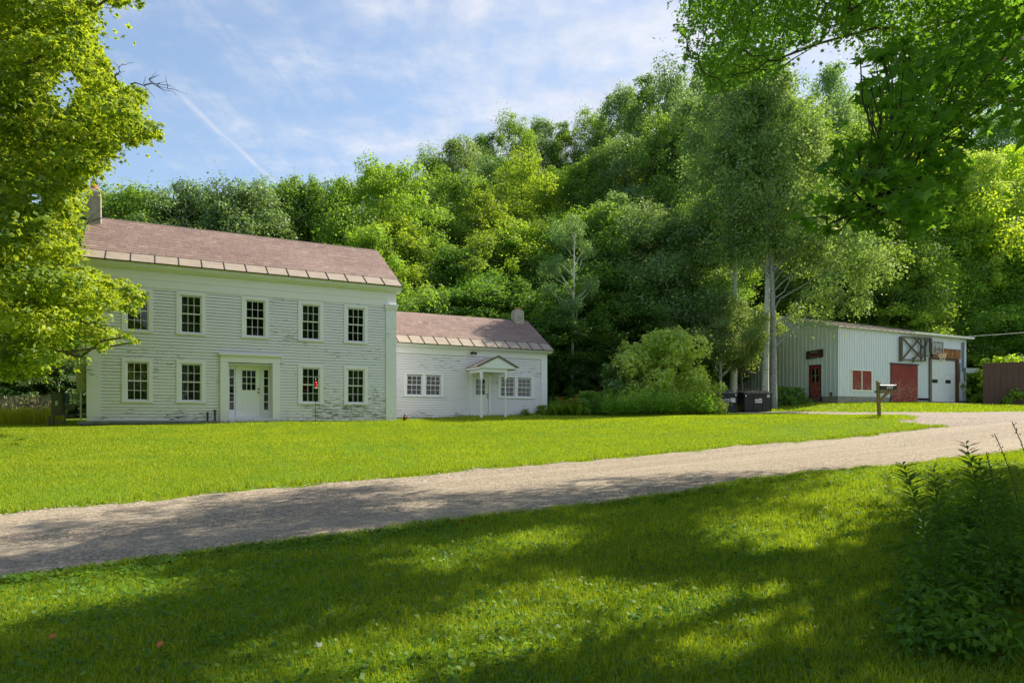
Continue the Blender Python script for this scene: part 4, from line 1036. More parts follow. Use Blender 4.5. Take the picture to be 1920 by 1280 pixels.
def clump_leaves(cs, rad, n_per, size, r, kind='leaf', flat=.6, shell=.55, up=.7, out=.8, tone=.16, fuzz=.15, vst=1.0):
    """leaves filling many small ellipsoids; cs (m,3), rad (m,)"""
    m = len(cs); n = (n_per * (rad / rad.mean())**2).astype(int) + 3
    idx = np.repeat(np.arange(m), n); N = len(idx)
    d = nrmz(r.normal(size=(N, 3))); rr = (shell + (1-shell)*r.random(N))**.8 * (1 + .12*r.normal(size=N))
    rr = np.where(r.random(N) < fuzz, rr*r.uniform(1.1, 1.9, N), rr)
    p = d * rr[:, None] * rad[idx][:, None]; st_ = r.uniform(.7, 1.4, (m, 3)); st_[:, 2] *= vst; p *= st_[idx]; p[:, 2] *= flat
    drop = .25*r.random(N)*rad[idx]*(np.linalg.norm(p[:, :2], axis=1)/rad[idx])**2; p[:, 2] -= drop
    P = cs[idx] + p
    Nn = d*out + np.array([0, 0, up]) + r.normal(size=(N, 3))*.55
    ct = r.normal(0, tone, m)
    tint = np.clip(.45 + ct[idx] + r.normal(0, .16, N), 0, 1)
    ydir = d*.7 + np.array([0, 0, -.5]) + r.normal(size=(N, 3))*.6
    return scatter(kind, P, Nn, size*(.7+.6*r.random(N)), tint, ydir, r)
def limb(mb, a, b, r0, r1, r, sag=.0, n=5, seg=6):
    a = np.array(a, float); b = np.array(b, float); L = np.linalg.norm(b-a); pts = []
    for i in range(n+1):
        t_ = i/n; p = a + (b-a)*t_; 
        if 0 < i < n: p = p + r.normal(size=3)*L*.035
        p[2] += sag*L*math.sin(math.pi*t_); pts.append(p)
    mb.tube([Vector(p) for p in pts], [r0 + (r1-r0)*(i/n)**.8 for i in range(n+1)], seg, False); return pts

def crown_shape(kind, h, R0, r, zbase=None):
    """clump centres and radii; crown base to top inside height h"""
    cs = []; rad = []
    if kind == 'broad': zb, prof, n, cr = .16, lambda t: math.sin(math.pi*min(1, .12+t*.84))**.55*(1-.25*t*t), 120, .27
    elif kind == 'tall': zb, prof, n, cr = .12, lambda t: (math.sin(math.pi*(.10+t*.84))**.6)*(1-.35*t*t), 130, .32
    elif kind == 'cone': zb, prof, n, cr = .08, lambda t: (1-t)**.6*.95+.14, 120, .22
    elif kind == 'bush': zb, prof, n, cr = .04, lambda t: (1-(t*.95)**2)**.5, 100, .20
    elif kind == 'thin': zb, prof, n, cr = .25, lambda t: math.sin(math.pi*(.1+t*.85))**.8, 34, .40
    if zbase is not None: zb = zbase
    asym = r.random(8)*2*math.pi
    tries = 0
    while len(cs) < n and tries < 9000:
        tries += 1
        t_ = r.random()**.85; a = r.random()*2*math.pi
        lob = 1 + .22*math.sin(3*a+asym[0]+4*t_) + .14*math.sin(5*a+asym[1]-6*t_)
        q = math.sqrt(r.random()) if r.random() < .35 else .75+.25*r.random()
        rr = R0*prof(t_)*lob*q
        p = np.array([rr*math.cos(a), rr*math.sin(a), h*(zb + (1-zb)*t_)])
        c = R0*cr*(.42+.95*r.random()**1.5)*(1-.3*t_)
        p[2] = min(p[2], h - c*.5)
        if all(np.linalg.norm(p-q_) > (.40 if kind in ('thin', 'bush') else .50)*(c+c2) for q_, c2 in zip(cs, rad)): cs.append(p); rad.append(c)
    # a few leaders poking out of the top
    for k in range(4 if kind != 'bush' else 7):
        a = r.random()*6.28; rr = R0*.35*r.random() if kind != 'bush' else R0*.8*r.random(); cs.append(np.array([rr*math.cos(a), rr*math.sin(a), h*(.86+.12*r.random()) if kind != 'bush' else h*(.75+.25*r.random())])); rad.append(R0*.19*(.7+.6*r.random()))
    return np.array(cs), np.array(rad)

def tree_meshes(name, kind, h, R0, n_leaf, size, seed, leafk='leaf', trunk_r=.2, flat=.85, up=.5, zbase=None, extra=None, shell=.4):
    r = np.random.default_rng(seed)
    cs, rad = crown_shape(kind, h, R0, r, zbase)
    if extra is not None: cs = np.concatenate([cs, extra[0]]); rad = np.concatenate([rad, extra[1]])
    V, Fc, T = clump_leaves(cs, rad, n_leaf/len(cs), size, r, leafk, flat, shell, up, vst=1.05 if kind in ('broad', 'tall', 'cone') else 1.0)
    crown = npmesh(name + '_crown', V, Fc, 4, T)
    mb = MB(); top = h*.9; tp = []
    for i in range(8):
        t_ = i/7; tp.append(np.array([math.sin(t_*3+seed)*.02*h*t_, math.cos(t_*2.3+seed)*.02*h*t_, -.4 + (top+.4)*t_]))
    mb.tube([Vector(p) for p in tp], [trunk_r*(1.25 if i == 0 else 1)*(1-.85*(i/7)) + .012 for i in range(8)], 10, False)
    order = np.argsort(-rad)[:34 if kind != 'bush' else 16]
    for i in order:
        c = cs[i]; zt = max(h*.12 if kind != 'bush' else .1, c[2] - np.hypot(c[0], c[1])*.75 - .4)
        t_ = np.clip((zt+.4)/(top+.4), 0, 1)*7; k = int(min(6, t_)); a = tp[k] + (tp[k+1]-tp[k])*(t_-k)
        limb(mb, a, c, trunk_r*.32*(1-.5*zt/h), .015, r, .04, 5, 5)
    o = mb.build('tmp', M_BARK); tm = o.data; tm.name = name + '_trunk'; bpy.data.objects.remove(o)
    tm.materials.clear(); tm.shade_smooth()
    return crown, tm

def place_tree(name, meshes, X, Y, z, sc, rz, leafm, barkm, col=(1, 1, 1), sxy=None):
    root = empty(name, (X, Y, z), rz); sxy = sxy or sc; root.scale = (sxy, sxy, sc)
    for nm, me, m in (('crown', meshes[0], leafm), ('trunk', meshes[1], barkm)):
        if not me.materials: me.materials.append(m)
        o = bpy.data.objects.new(nm, me); C.objects.link(o); o.parent = root
        o.material_slots[0].link = 'OBJECT'; o.material_slots[0].material = m
        o.color = (*col, 1)
    return root

TM = {
 'broad': [tree_meshes('broadleaf', 'broad', 16, 4.6, 42000, .19, 11), tree_meshes('broadleaf', 'broad', 16, 4.4, 42000, .19, 12), tree_meshes('broadleaf', 'broad', 16, 4.9, 42000, .20, 13)],
 'tall': [tree_meshes('poplar', 'tall', 20, 3.7, 46000, .17, 21), tree_meshes('poplar', 'tall', 20, 3.5, 46000, .17, 22), tree_meshes('poplar', 'tall', 20, 3.9, 46000, .17, 23)],
 'cone': [tree_meshes('young_tree', 'cone', 12, 3.0, 26000, .14, 31), tree_meshes('young_tree', 'cone', 12, 2.8, 26000, .14, 32)],
 'bush': [tree_meshes('understory', 'bush', 5, 3.0, 15000, .14, 41, trunk_r=.06), tree_meshes('understory', 'bush', 5, 2.8, 15000, .14, 42, trunk_r=.06)],
}

# ------------------------------------------------------------ the woods: (px, top py, distance, form, tone)
TONES = {
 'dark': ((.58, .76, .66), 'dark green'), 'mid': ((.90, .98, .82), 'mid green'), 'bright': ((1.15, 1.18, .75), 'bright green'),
 'yellow': ((1.22, 1.16, .66), 'yellow-green'), 'grey': ((.80, .92, .95), 'grey-green')}
FORMN = {'broad': 'broad tree', 'tall': 'narrow tree', 'cone': 'slender tree', 'bush': 'bush'}
WOODS = [
 # skyline
 (222, 347, 44, 'broad', 'mid'), (292, 362, 46, 'cone', 'mid'), (345, 346, 45, 'broad', 'grey'), (402, 368, 47, 'cone', 'dark'), (468, 345, 45, 'broad', 'grey'), (520, 338, 50, 'broad', 'mid'),
 (570, 334, 49, 'cone', 'mid'), (612, 346, 52, 'broad', 'dark'), (655, 338, 56, 'cone', 'mid'), (712, 300, 50, 'broad', 'bright'), (765, 335, 62, 'broad', 'mid'), (812, 282, 66, 'tall', 'mid'), (862, 264, 68, 'tall', 'mid'),
 (908, 250, 74, 'tall', 'dark'), (962, 214, 76, 'tall', 'mid'), (1012, 226, 80, 'tall', 'grey'), (1058, 232, 80, 'tall', 'mid'), (1108, 205, 82, 'tall', 'mid'), (1165, 168, 78, 'tall', 'mid'), (1215, 146, 70, 'tall', 'dark'),
 (1262, 122, 66, 'tall', 'grey'), (1330, 130, 72, 'tall', 'mid'), (1395, 140, 70, 'tall', 'bright'), (1448, 158, 74, 'tall', 'mid'), (1492, 188, 78, 'broad', 'mid'), (1556, 118, 66, 'tall', 'grey'), (1612, 180, 80, 'broad', 'bright'),
 (1680, 170, 84, 'tall', 'mid'), (1745, 190, 82, 'broad', 'mid'), (1815, 190, 86, 'tall', 'dark'), (1880, 205, 84, 'tall', 'dark'), (1945, 190, 84, 'tall', 'mid'),
 # middle of the slope
 (690, 420, 42, 'cone', 'bright'), (745, 410, 48, 'broad', 'yellow'), (790, 395, 53, 'broad', 'dark'), (838, 400, 54, 'broad', 'dark'), (905, 365, 52, 'cone', 'yellow'), (870, 330, 58, 'broad', 'mid'), (985, 290, 58, 'tall', 'yellow'),
 (930, 300, 64, 'tall', 'dark'), (1040, 315, 62, 'tall', 'mid'), (1095, 300, 60, 'tall', 'mid'), (1140, 270, 60, 'tall', 'bright'), (1190, 250, 58, 'tall', 'grey'), (1250, 215, 56, 'tall', 'mid'), (1305, 190, 58, 'tall', 'grey'),
 (1360, 210, 60, 'tall', 'bright'), (1425, 235, 60, 'tall', 'yellow'), (1475, 230, 60, 'tall', 'bright'), (1530, 225, 60, 'tall', 'mid'), (1590, 240, 62, 'broad', 'mid'), (1650, 250, 62, 'tall', 'bright'), (1710, 265, 62, 'broad', 'yellow'),
 (1765, 300, 60, 'broad', 'yellow'), (1830, 290, 58, 'tall', 'bright'), (1895, 270, 60, 'tall', 'yellow'), (1960, 300, 60, 'broad', 'bright'),
 # lower slope
 (800, 440, 48, 'broad', 'mid'), (775, 500, 44, 'cone', 'yellow'), (860, 470, 47, 'broad', 'dark'), (925, 445, 49, 'broad', 'mid'), (985, 420, 50, 'broad', 'bright'), (1040, 410, 50, 'tall', 'dark'), (1105, 390, 49, 'broad', 'mid'),
 (1150, 365, 48, 'tall', 'grey'), (1215, 380, 47, 'tall', 'grey'), (1270, 400, 46, 'broad', 'grey'), (1320, 360, 50, 'tall', 'mid'), (1560, 350, 56, 'broad', 'mid'), (1625, 380, 56, 'broad', 'mid'), (1690, 400, 57, 'broad', 'mid'),
 (1750, 420, 58, 'broad', 'bright'), (1815, 410, 58, 'broad', 'dark'), (1880, 400, 58, 'broad', 'bright'), (1940, 430, 56, 'broad', 'dark'),
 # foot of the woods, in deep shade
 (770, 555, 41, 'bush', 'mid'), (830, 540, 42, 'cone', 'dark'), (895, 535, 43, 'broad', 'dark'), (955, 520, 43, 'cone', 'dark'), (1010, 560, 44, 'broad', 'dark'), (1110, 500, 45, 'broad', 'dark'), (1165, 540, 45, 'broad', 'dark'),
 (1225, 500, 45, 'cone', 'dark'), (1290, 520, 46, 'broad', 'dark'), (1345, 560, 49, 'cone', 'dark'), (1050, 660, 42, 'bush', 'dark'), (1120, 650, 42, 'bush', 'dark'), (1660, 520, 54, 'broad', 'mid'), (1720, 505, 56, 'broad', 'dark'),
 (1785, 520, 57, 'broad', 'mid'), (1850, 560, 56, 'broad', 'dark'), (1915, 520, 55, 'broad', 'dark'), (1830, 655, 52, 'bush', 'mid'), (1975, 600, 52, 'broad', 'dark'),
 # left of the house
 (20, 380, 44, 'broad', 'dark'), (95, 400, 42, 'broad', 'dark'), (160, 420, 40, 'broad', 'dark'), (-50, 420, 40, 'broad', 'dark'), (130, 560, 35, 'cone', 'dark'), (60, 600, 34, 'bush', 'dark'), (-20, 560, 34, 'cone', 'dark'), (110, 672, 33, 'bush', 'grey'), (10, 690, 34, 'bush', 'dark'),
 (240, 470, 40, 'broad', 'dark'), (330, 480, 40, 'broad', 'dark'), (430, 480, 42, 'broad', 'dark'), (520, 480, 42, 'broad', 'dark'), (600, 470, 43, 'broad', 'mid'), (655, 500, 41, 'broad', 'dark'),
]
def where(px, row):
    L_ = [(-99, 60, 'the far left edge'), (60, 165, 'the grass left of the farmhouse'), (165, 260, 'the farmhouse chimney'), (260, 380, "the farmhouse roof's left third"), (380, 500, "the farmhouse roof's middle"), (500, 620, "the farmhouse roof's right half"),
          (620, 735, "the farmhouse roof's right end"), (735, 850, "the wing roof's left end"), (850, 950, "the wing roof's middle"), (950, 1030, 'the wing chimney'), (1030, 1120, 'the white-trunked aspen'), (1120, 1200, "the big shrub's left side"),
          (1200, 1290, "the big shrub's right side"), (1290, 1380, 'the dumpsters'), (1380, 1470, 'the twin poplar trunks'), (1470, 1580, 'the shed gable'), (1580, 1660, "the shed's shuttered window"), (1660, 1740, 'the red sliding door'), (1740, 1830, 'the garage door'), (1830, 1900, 'the brown fence'), (1900, 2100, 'the far right edge')]
    for a, b, s in L_:
        if a <= px < b: return s
woods_rows = {}
for i, (px, py, Y, form, tone) in enumerate(WOODS):
    X = (px-960)/F*Y; z0 = gxy(X, Y); ztop = (786-py)/F*Y; hh = ztop - z0
    row = 'on the skyline' if i < 32 else 'halfway up slope' if i < 57 else 'low on slope' if py < 480 else 'at woods foot'
    base = {'broad': 16, 'tall': 20, 'cone': 12, 'bush': 5}[form]
    ms = TM[form][i % len(TM[form])]; s_ = hh/base
    lm, bk = (M_POPLAR, M_BIRCH) if tone == 'grey' or (form == 'tall' and i % 3 == 0) else (M_FOREST, M_BARK)
    sxy = min(max(s_, .95), 1.2)*random.uniform(.95, 1.15) if form != 'bush' else max(.8, min(s_, 1.2))
    tv = random.uniform(.88, 1.12); col = tuple(c*tv*random.uniform(.96, 1.04)*(q if px > 1630 else 1) for c, q in zip(TONES[tone][0], (1.5, 1.4, 1.0)))  # far right trees get sunlight put into their leaf colour
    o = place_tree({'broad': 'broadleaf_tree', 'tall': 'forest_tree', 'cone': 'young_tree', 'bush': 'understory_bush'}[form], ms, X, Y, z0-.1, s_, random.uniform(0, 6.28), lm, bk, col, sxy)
    woods_rows.setdefault((row, where(px, row)), []).append((px, o, tone, form))
for (row, wh), lst in woods_rows.items():
    lst.sort(key=lambda q: q[0]); n = len(lst)
    for k, (px, o, tone, form) in enumerate(lst):
        pos = '' if n == 1 else (('left' if k == 0 else 'right') + ' of two ') if n == 2 else (['leftmost', 'middle', 'rightmost'][k] + ' of three ') if n == 3 else ['leftmost', 'second', 'third', 'fourth', 'fifth', 'sixth'][k] + ' from left '
        if len(wh.split()) > 4: pos = pos.replace(' of ', '-of-')
        setp(o, f"{TONES[tone][1]} {FORMN[form]} {row}, {pos}above {wh}", 'tree' if form != 'bush' else 'bush', 'trees of the wooded hillside')

# ------------------------------------------------------------ trees and bushes that stand alone
def solo(name, label, cat, px, Y, ms, leafm, barkm, col=(1, 1, 1), rz=0.0, sc=1.0, group=None, z=None):
    X = (px-960)/F*Y; o = place_tree(name, ms, X, Y, (gxy(X, Y) if z is None else z)-.05, sc, rz, leafm, barkm, col); setp(o, label, cat, group); return o
r_ = np.random.default_rng(77)
solo('aspen_tree', 'slim young aspen with a bare white trunk, right of the wing', 'tree', 1072, 41, tree_meshes('aspen', 'thin', 11.6, 1.75, 15000, .10, 51, trunk_r=.10, zbase=.40), M_POPLAR, M_BIRCH, (.85, 1.0, 1.05), 1.0)
E1 = (np.stack([r_.uniform(1.4, 6.2, 62), r_.uniform(-2.0, 1.2, 62), r_.uniform(0, 1, 62)], 1), r_.uniform(.35, .95, 62))
E1[0][:, 2] = 4.6 + .25*E1[0][:, 0] + E1[0][:, 2]*(9.5 - 1.15*E1[0][:, 0])
solo('poplar_tree', 'tall poplar with a dark forked trunk before the shed gable, right trunk of a pair', 'tree', 1450, 40.4, tree_meshes('shed_poplar', 'tall', 20.5, 3.0, 36000, .165, 53, trunk_r=.19, zbase=.42, extra=E1, shell=.6), M_POPLAR, M_GBARK, (1.0, 1.05, .8), .0)
solo('poplar_tree', 'tall poplar with a pale trunk before the shed gable, left trunk of a pair', 'tree', 1434, 40.9, tree_meshes('shed_poplar', 'tall', 21, 2.8, 32000, .165, 52, trunk_r=.19, zbase=.44, shell=.6), M_POPLAR, M_BIRCH, (1.0, 1.05, .9), .7)
solo('poplar_tree', 'tall poplar with a mottled white trunk rising behind the dumpsters', 'tree', 1374, 44, tree_meshes('far_poplar', 'tall', 22, 3.3, 38000, .165, 54, trunk_r=.22, zbase=.42, shell=.6), M_POPLAR, M_BIRCH, (.95, 1.05, .9), 2.2)
solo('young_tree', 'young tree with several thin trunks close behind the right dumpster', 'tree', 1392, 41.8, tree_meshes('thicket_tree', 'thin', 6.6, 2.0, 16000, .11, 55, trunk_r=.07, zbase=.45), M_POPLAR, M_BARK, (1.2, 1.15, .8), .3)
solo('young_tree', 'young grey-stemmed tree close behind the left dumpster', 'tree', 1352, 42.2, tree_meshes('thicket_tree', 'thin', 7.2, 2.1, 16000, .11, 56, trunk_r=.09, zbase=.40), M_POPLAR, M_BIRCH, (.9, .95, .8), .9)
solo('willow_shrub', 'big rounded sunlit shrub between the wing and the dumpsters', 'shrub', 1242, 37.4, tree_meshes('big_shrub', 'bush', 4.5, 2.6, 17000, .18, 57, leafk='leaf', trunk_r=.05, up=.4, shell=.7), M_SHRUB, M_TWIG, (1.75, 1.6, 1.3), .5)  # leaf colour raised to stand for sun that the poplars block
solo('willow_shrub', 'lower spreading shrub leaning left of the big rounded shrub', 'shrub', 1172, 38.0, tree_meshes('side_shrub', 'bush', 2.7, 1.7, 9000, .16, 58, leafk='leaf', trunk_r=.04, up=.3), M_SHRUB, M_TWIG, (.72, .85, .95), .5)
bm_ = tree_meshes('low_bush', 'bush', 1.25, .9, 5000, .09, 59, trunk_r=.02)
solo('low_bush', 'low dark bush at the foot of the twin poplars', 'bush', 1462, 41.8, bm_, M_FOREST, M_TWIG, (.8, .95, .9), 0, 1.0, 'low bushes along the shed gable')
solo('low_bush', 'low dark bush beside the red shed door', 'bush', 1492, 42.4, bm_, M_FOREST, M_TWIG, (.8, .95, .9), 2, .85, 'low bushes along the shed gable')
solo('low_bush', 'green leafy clump right of the orange daylilies', 'bush', 1102, 35.6, bm_, M_FOREST, M_TWIG, (1.2, 1.25, 1.0), 1, 1.05)
solo('low_bush', 'small green bush at the right corner of the wing', 'bush', 1018, 34.9, bm_, M_FOREST, M_TWIG, (1.4, 1.35, .9), 4, .45)
solo('low_bush', 'low green bush below the right pair of wing windows', 'bush', 985, 34.2, bm_, M_FOREST, M_TWIG, (1.2, 1.2, .9), 5, .30)
solo('low_bush', 'sunlit bush in the gap between shed and brown fence', 'bush', 1828, 49.0, bm_, M_FOREST, M_TWIG, (1.4, 1.35, .7), 5, 1.7)
solo('low_bush', 'yellow-leaved bush top showing over the brown fence', 'bush', 1890, 47.5, bm_, M_FOREST, M_TWIG, (1.5, 1.5, .55), 5, 2.6)

def inpoly(P, x, y):
    ins = np.zeros(x.shape, bool); d = np.full(x.shape, 1e9)
    for i in range(len(P)):
        (ax, ay), (bx, by) = P[i-1], P[i]; ex, ey = bx-ax, by-ay
        t_ = np.clip(((x-ax)*ex + (y-ay)*ey)/(ex*ex+ey*ey+1e-9), 0, 1); d = np.minimum(d, np.hypot(x-ax-t_*ex, y-ay-t_*ey))
        ins ^= ((ay > y) != (by > y)) & (x < (bx-ax)*(y-ay)/(by-ay+1e-12) + ax)
    return np.where(ins, d, -d)
def pick(cands, cr, r, lim, sp=.85):
    """greedy thinning of candidate clump centres"""
    keep = []; kr = []
    for p, c in zip(cands, cr):
        if len(keep):
            K = np.array(keep); 
            if (np.linalg.norm(K-p, axis=1) < sp*(np.array(kr)+c)*.5).any(): continue
        keep.append(p); kr.append(c)
        if len(keep) >= lim: break
    return np.array(keep), np.array(kr)
def skeleton(mb, tp, tr, cs, r, n_main, r_main, r_tip=.008):
    """trunk polyline tp -> main limbs -> one twig into each clump"""
    idx = [int(r.integers(len(cs)))]
    D = np.linalg.norm(cs - cs[idx[0]], axis=1)
    while len(idx) < n_main: k = int(np.argmax(D)); idx.append(k); D = np.minimum(D, np.linalg.norm(cs-cs[k], axis=1))
    hubs = []
    for k in idx:
        c = cs[k]; q = min(range(len(tp)), key=lambda i: np.linalg.norm(np.array(tp[i]) - c) + abs((tp[i][2]+.55*np.linalg.norm(c[:2]-np.array(tp[i])[:2])) - c[2])*1.2)
        pts = limb(mb, tp[q], c, r_main, .022, r, .05, 8, 7); hubs += [np.array(p) for p in pts[2:]]
    H = np.array(hubs); D = np.linalg.norm(H[None] - cs[:, None], axis=2).min(1); left = set(range(len(cs))); nh = len(H)
    while left:
        k = min(left, key=lambda q: D[q]); left.discard(k); c = cs[k]
        dd_ = np.linalg.norm(H-c, axis=1); j = int(np.argmin(dd_)); 
        if dd_[j] < .12: continue
        rb = float(np.clip(.007 + .007*dd_[j], .007, .020)) if j >= nh else .018
        pts = limb(mb, H[j], c, rb, r_tip*.7, r, -.03, 4, 4)
        H = np.concatenate([H, np.array(pts[2:])]); D = np.minimum(D, np.linalg.norm(cs - c, axis=1))


# ---- the maple at the left, in front of the farmhouse corner
PL = [(-900, -900), (178, -900), (182, -30), (268, -40), (274, 24), (214, 14), (176, 2), (172, 62), (192, 84), (206, 120), (214, 150), (245, 152), (268, 165), (283, 205), (262, 200), (290, 222), (304, 245), (311, 270), (285, 262), (256, 292), (238, 272), (206, 300), (206, 330), (158, 340), (146, 380), (150, 430),
      (140, 455), (150, 490), (205, 512), (240, 522), (275, 550), (262, 582), (232, 592), (196, 578), (192, 600), (215, 618), (272, 632), (262, 648), (216, 640), (202, 655), (214, 676), (188, 668), (150, 642), (120, 632), (106, 690), (58, 730), (30, 722), (-900, 760)]
r1 = np.random.default_rng(101)
TC = np.array([-16.4, 17.6]); zt = gxy(*TC)
n = 90000; d_ = nrmz(r1.normal(size=(n, 3))); rr = r1.random(n)**(1/3.4); P = np.array([TC[0]+.9, TC[1]-.3, 6.8]) + d_*rr[:, None]*np.array([9.3, 6.2, 9.0]); P = P[P[:, 2] > gxy(-12, 17)+2.0]
px_ = 960 + F*P[:, 0]/P[:, 1]; py_ = 786 - F*P[:, 2]/P[:, 1]
sd = inpoly(PL, px_, py_); sd = np.minimum(sd, np.hypot(px_-120, py_-165) - 30); sd = np.minimum(sd, np.hypot(px_-62, py_-372) - 12)
off = px_ < -60
crm = np.clip(sd * P[:, 1]/F * 1.15, .16, .70) * r1.uniform(.7, 1, len(P)); crm[off] = r1.uniform(.7, 1.0, off.sum())
ok = (sd > 4) | off; P = P[ok]; crm = crm[ok]; sdk = np.where(off[ok], 999, sd[ok])
order = np.argsort(r1.random(len(P)) + (sdk > 60)*.1); P = P[order]; crm = crm[order]; sdk = sdk[order]
ca, ra = pick(P[sdk < 900], crm[sdk < 900], r1, 900, .92); cb, rb = pick(P[sdk > 900], crm[sdk > 900], r1, 260, 1.0)
cs = np.concatenate([ca, cb]); cr = np.concatenate([ra, rb])
inside = np.arange(len(cs)) < len(ca)
va = clump_leaves(cs[inside], cr[inside], 105, .14, r1, 'trefoil', .42, .3, .8, .45, .24, .16)
vb = clump_leaves(cs[~inside], cr[~inside], 150, .22, r1, 'leaf', .62, .5, .75, .6)
V, Fc, T = join([va, vb]); base = np.array([TC[0], TC[1], zt])
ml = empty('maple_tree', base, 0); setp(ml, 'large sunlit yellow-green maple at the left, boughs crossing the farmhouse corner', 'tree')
link('crown', npmesh('maple_crown', V - base, Fc, 4, T), M_MAPLE_L, ml)
mb = MB(base); tp = [np.array([TC[0]+.15*math.sin(i), TC[1]+.1*math.cos(i*1.3), zt-.3+i*1.35]) for i in range(9)]
mb.tube([Vector(p) for p in tp], [.46, .38, .34, .31, .27, .22, .17, .12, .06], 12, False)
skeleton(mb, tp[1:], None, cs, r1, 30, .07); mb.build('trunk', M_BARK, ml, True)
# bare dead twigs sticking out of its crown
def atp(x, y, Y): return np.array([(x-960)/F*Y, Y, (786-y)/F*Y])
def fan(a, b, k, sp):
    mb = MB(base)
    pts = limb(mb, a, b, .018, .005, r1, .05, 6, 5)
    for i in range(k):
        q = np.array(pts[2 + i % 5]); e = q + (b-a)*r1.uniform(.15, .4) + r1.normal(size=3)*sp; limb(mb, q, e, .008, .003, r1, .02, 3, 4)
    mb.build('dead_twig', M_TWIG, ml)
fan(atp(215, 145, 16), atp(228, 122, 15.6), 6, .10); fan(atp(245, 158, 15.8), atp(314, 166, 15.2), 14, .14); fan(atp(60, 470, 15.2), atp(172, 415, 15), 14, .25)
fan(atp(20, 300, 14.5), atp(100, 250, 14.3), 10, .25); fan(atp(150, 600, 15), atp(205, 622, 14.8), 6, .12); fan(atp(-20, 560, 14), atp(70, 545, 13.8), 8, .2)

# ---- the maple overhead at the right, its trunk outside the frame
PA = [(1242, -900), (1262, 35), (1260, 80), (1282, 150), (1350, 180), (1420, 166), (1472, 142), (1492, 95), (1560, 88), (1600, 84), (1640, 130), (1800, 215), (1930, 235), (2600, 300), (2600, -900)]
PBR = [(1600, 104), (1700, 60), (1960, 40), (1960, 190), (1860, 215), (1812, 320), (1798, 425), (1740, 458), (1650, 448), (1560, 446), (1474, 420), (1520, 326), (1562, 262), (1622, 236), (1598, 180)]
r2 = np.random.default_rng(202)
CC = np.array([8.0, 9.9, 9.0]); RC = np.array([10.2, 8.6, 6.0]); n = 90000
d_ = nrmz(r2.normal(size=(n, 3))); P = CC + d_*(r2.random(n)**(1/3.2))[:, None]*RC
P = P[(P[:, 1] > 1.0) & (P[:, 2] > 3.0)]; n = len(P)
px_ = 960 + F*P[:, 0]/P[:, 1]; py_ = 786 - F*P[:, 2]/P[:, 1]
inf = (px_ > -60) & (px_ < 1990) & (py_ > -190)
sd = inpoly(PA, px_, py_); ok = ~inf | ((sd > 8) & (P[:, 1] > 8.5))
crm = np.where(inf, np.clip(sd*P[:, 1]/F*.95, .16, .62), .85)*r2.uniform(.7, 1, n)
P = P[ok]; crm = crm[ok]; inf = inf[ok]; o_ = np.argsort(r2.random(len(P)) - inf*.35); P = P[o_]; crm = crm[o_]; inf = inf[o_]
ca, ra = pick(P[inf], crm[inf], r2, 640, .72); cb, rb = pick(P[~inf], crm[~inf], r2, 520, .90)
# gaps in the crown let the sun through to the near lawn
SN = np.array(SUNV); gaps = [(95, 1130, 1.0), (30, 1150, .7), (970, 1135, .85), (930, 1180, .6), (1010, 1005, .6), (880, 1040, .5), (740, 1225, .7), (1395, 990, .6), (1200, 1235, .5), (1130, 1110, .4), (600, 1000, .35), (760, 955, .4), (1330, 1140, .4), (1540, 935, .7), (1650, 905, .8), (1500, 1010, .45)]
def open_gaps(cen, rad, extra):
    keep = np.ones(len(cen), bool)
    for (x, y, w) in gaps:
        Yg = 6.0
        for _ in range(14): Yg = -gxy((x-960)/F*Yg, Yg)*F/(y-786)
        g0 = np.array([(x-960)/F*Yg, Yg, gxy((x-960)/F*Yg, Yg)]); d = cen - g0; q = d - (d @ SN)[:, None]*SN
        keep &= np.linalg.norm(q, axis=1) > w*.68 + extra*rad
    return keep
def groundpt(x, y):
    Yg = 8.0
    for _ in range(16): Yg = -gxy((x-960)/F*Yg, Yg)*F/(y-786)
    return uv_of((x-960)/F*Yg, Yg)
EDGE = np.array([groundpt(x, y) for x, y in ((0, 1045), (150, 1025), (300, 985), (400, 968), (480, 975), (560, 958), (640, 940), (800, 920), (900, 925), (950, 945), (1100, 932), (1230, 935), (1330, 925), (1420, 905), (1520, 925), (1640, 900), (1760, 880))])
EDGE = EDGE[np.argsort(EDGE[:, 0])]
def trim(cen, rad, f):
    q = cen - SN*((cen[:, 2] + 1.35)/SN[2])[:, None]; u_, v_ = uv_of(q[:, 0], q[:, 1])
    return v_ + f*rad < np.interp(u_, EDGE[:, 0], EDGE[:, 1])
kb = trim(cb, rb, .8); cb, rb = cb[kb], rb[kb]; 
kb = open_gaps(cb, rb, .62); cb, rb = cb[kb], rb[kb]; ka = open_gaps(ca, ra, .3); ca, ra = ca[ka], ra[ka]
cs = np.concatenate([ca, cb]); cr = np.concatenate([ra, rb]); inside = np.arange(len(cs)) < len(ca)
# near hanging bough
n = 6000; Yb = r2.uniform(4.6, 7.2, n); xb = r2.uniform(1470, 1965, n); yb = r2.uniform(40, 460, n); Yb = np.clip(4.7 + (xb-1474)/490*1.6 + r2.normal(0, .45, n), 4.4, 7.6)
sdb = inpoly(PBR, xb, yb); k_ = sdb > 10; Pb = np.stack([(xb-960)/F*Yb, Yb, (786-yb)/F*Yb], 1)[k_]; crb = (np.clip(sdb*Yb/F*.9, .10, .34)*r2.uniform(.7, 1, n))[k_]
csb, cbr = pick(Pb, crb, r2, 120, 1.05)
va = clump_leaves(cs[inside], cr[inside], 84, .082, r2, 'maple', .65, .2, .7, .35, .14, .35)
vb = clump_leaves(cs[~inside], cr[~inside], 135, .24, r2, 'leaf', .6, .4, .9, .4)
vc = clump_leaves(csb, cbr, 17, .085, r2, 'maple', .45, .1, .8, .3, .16, .3)
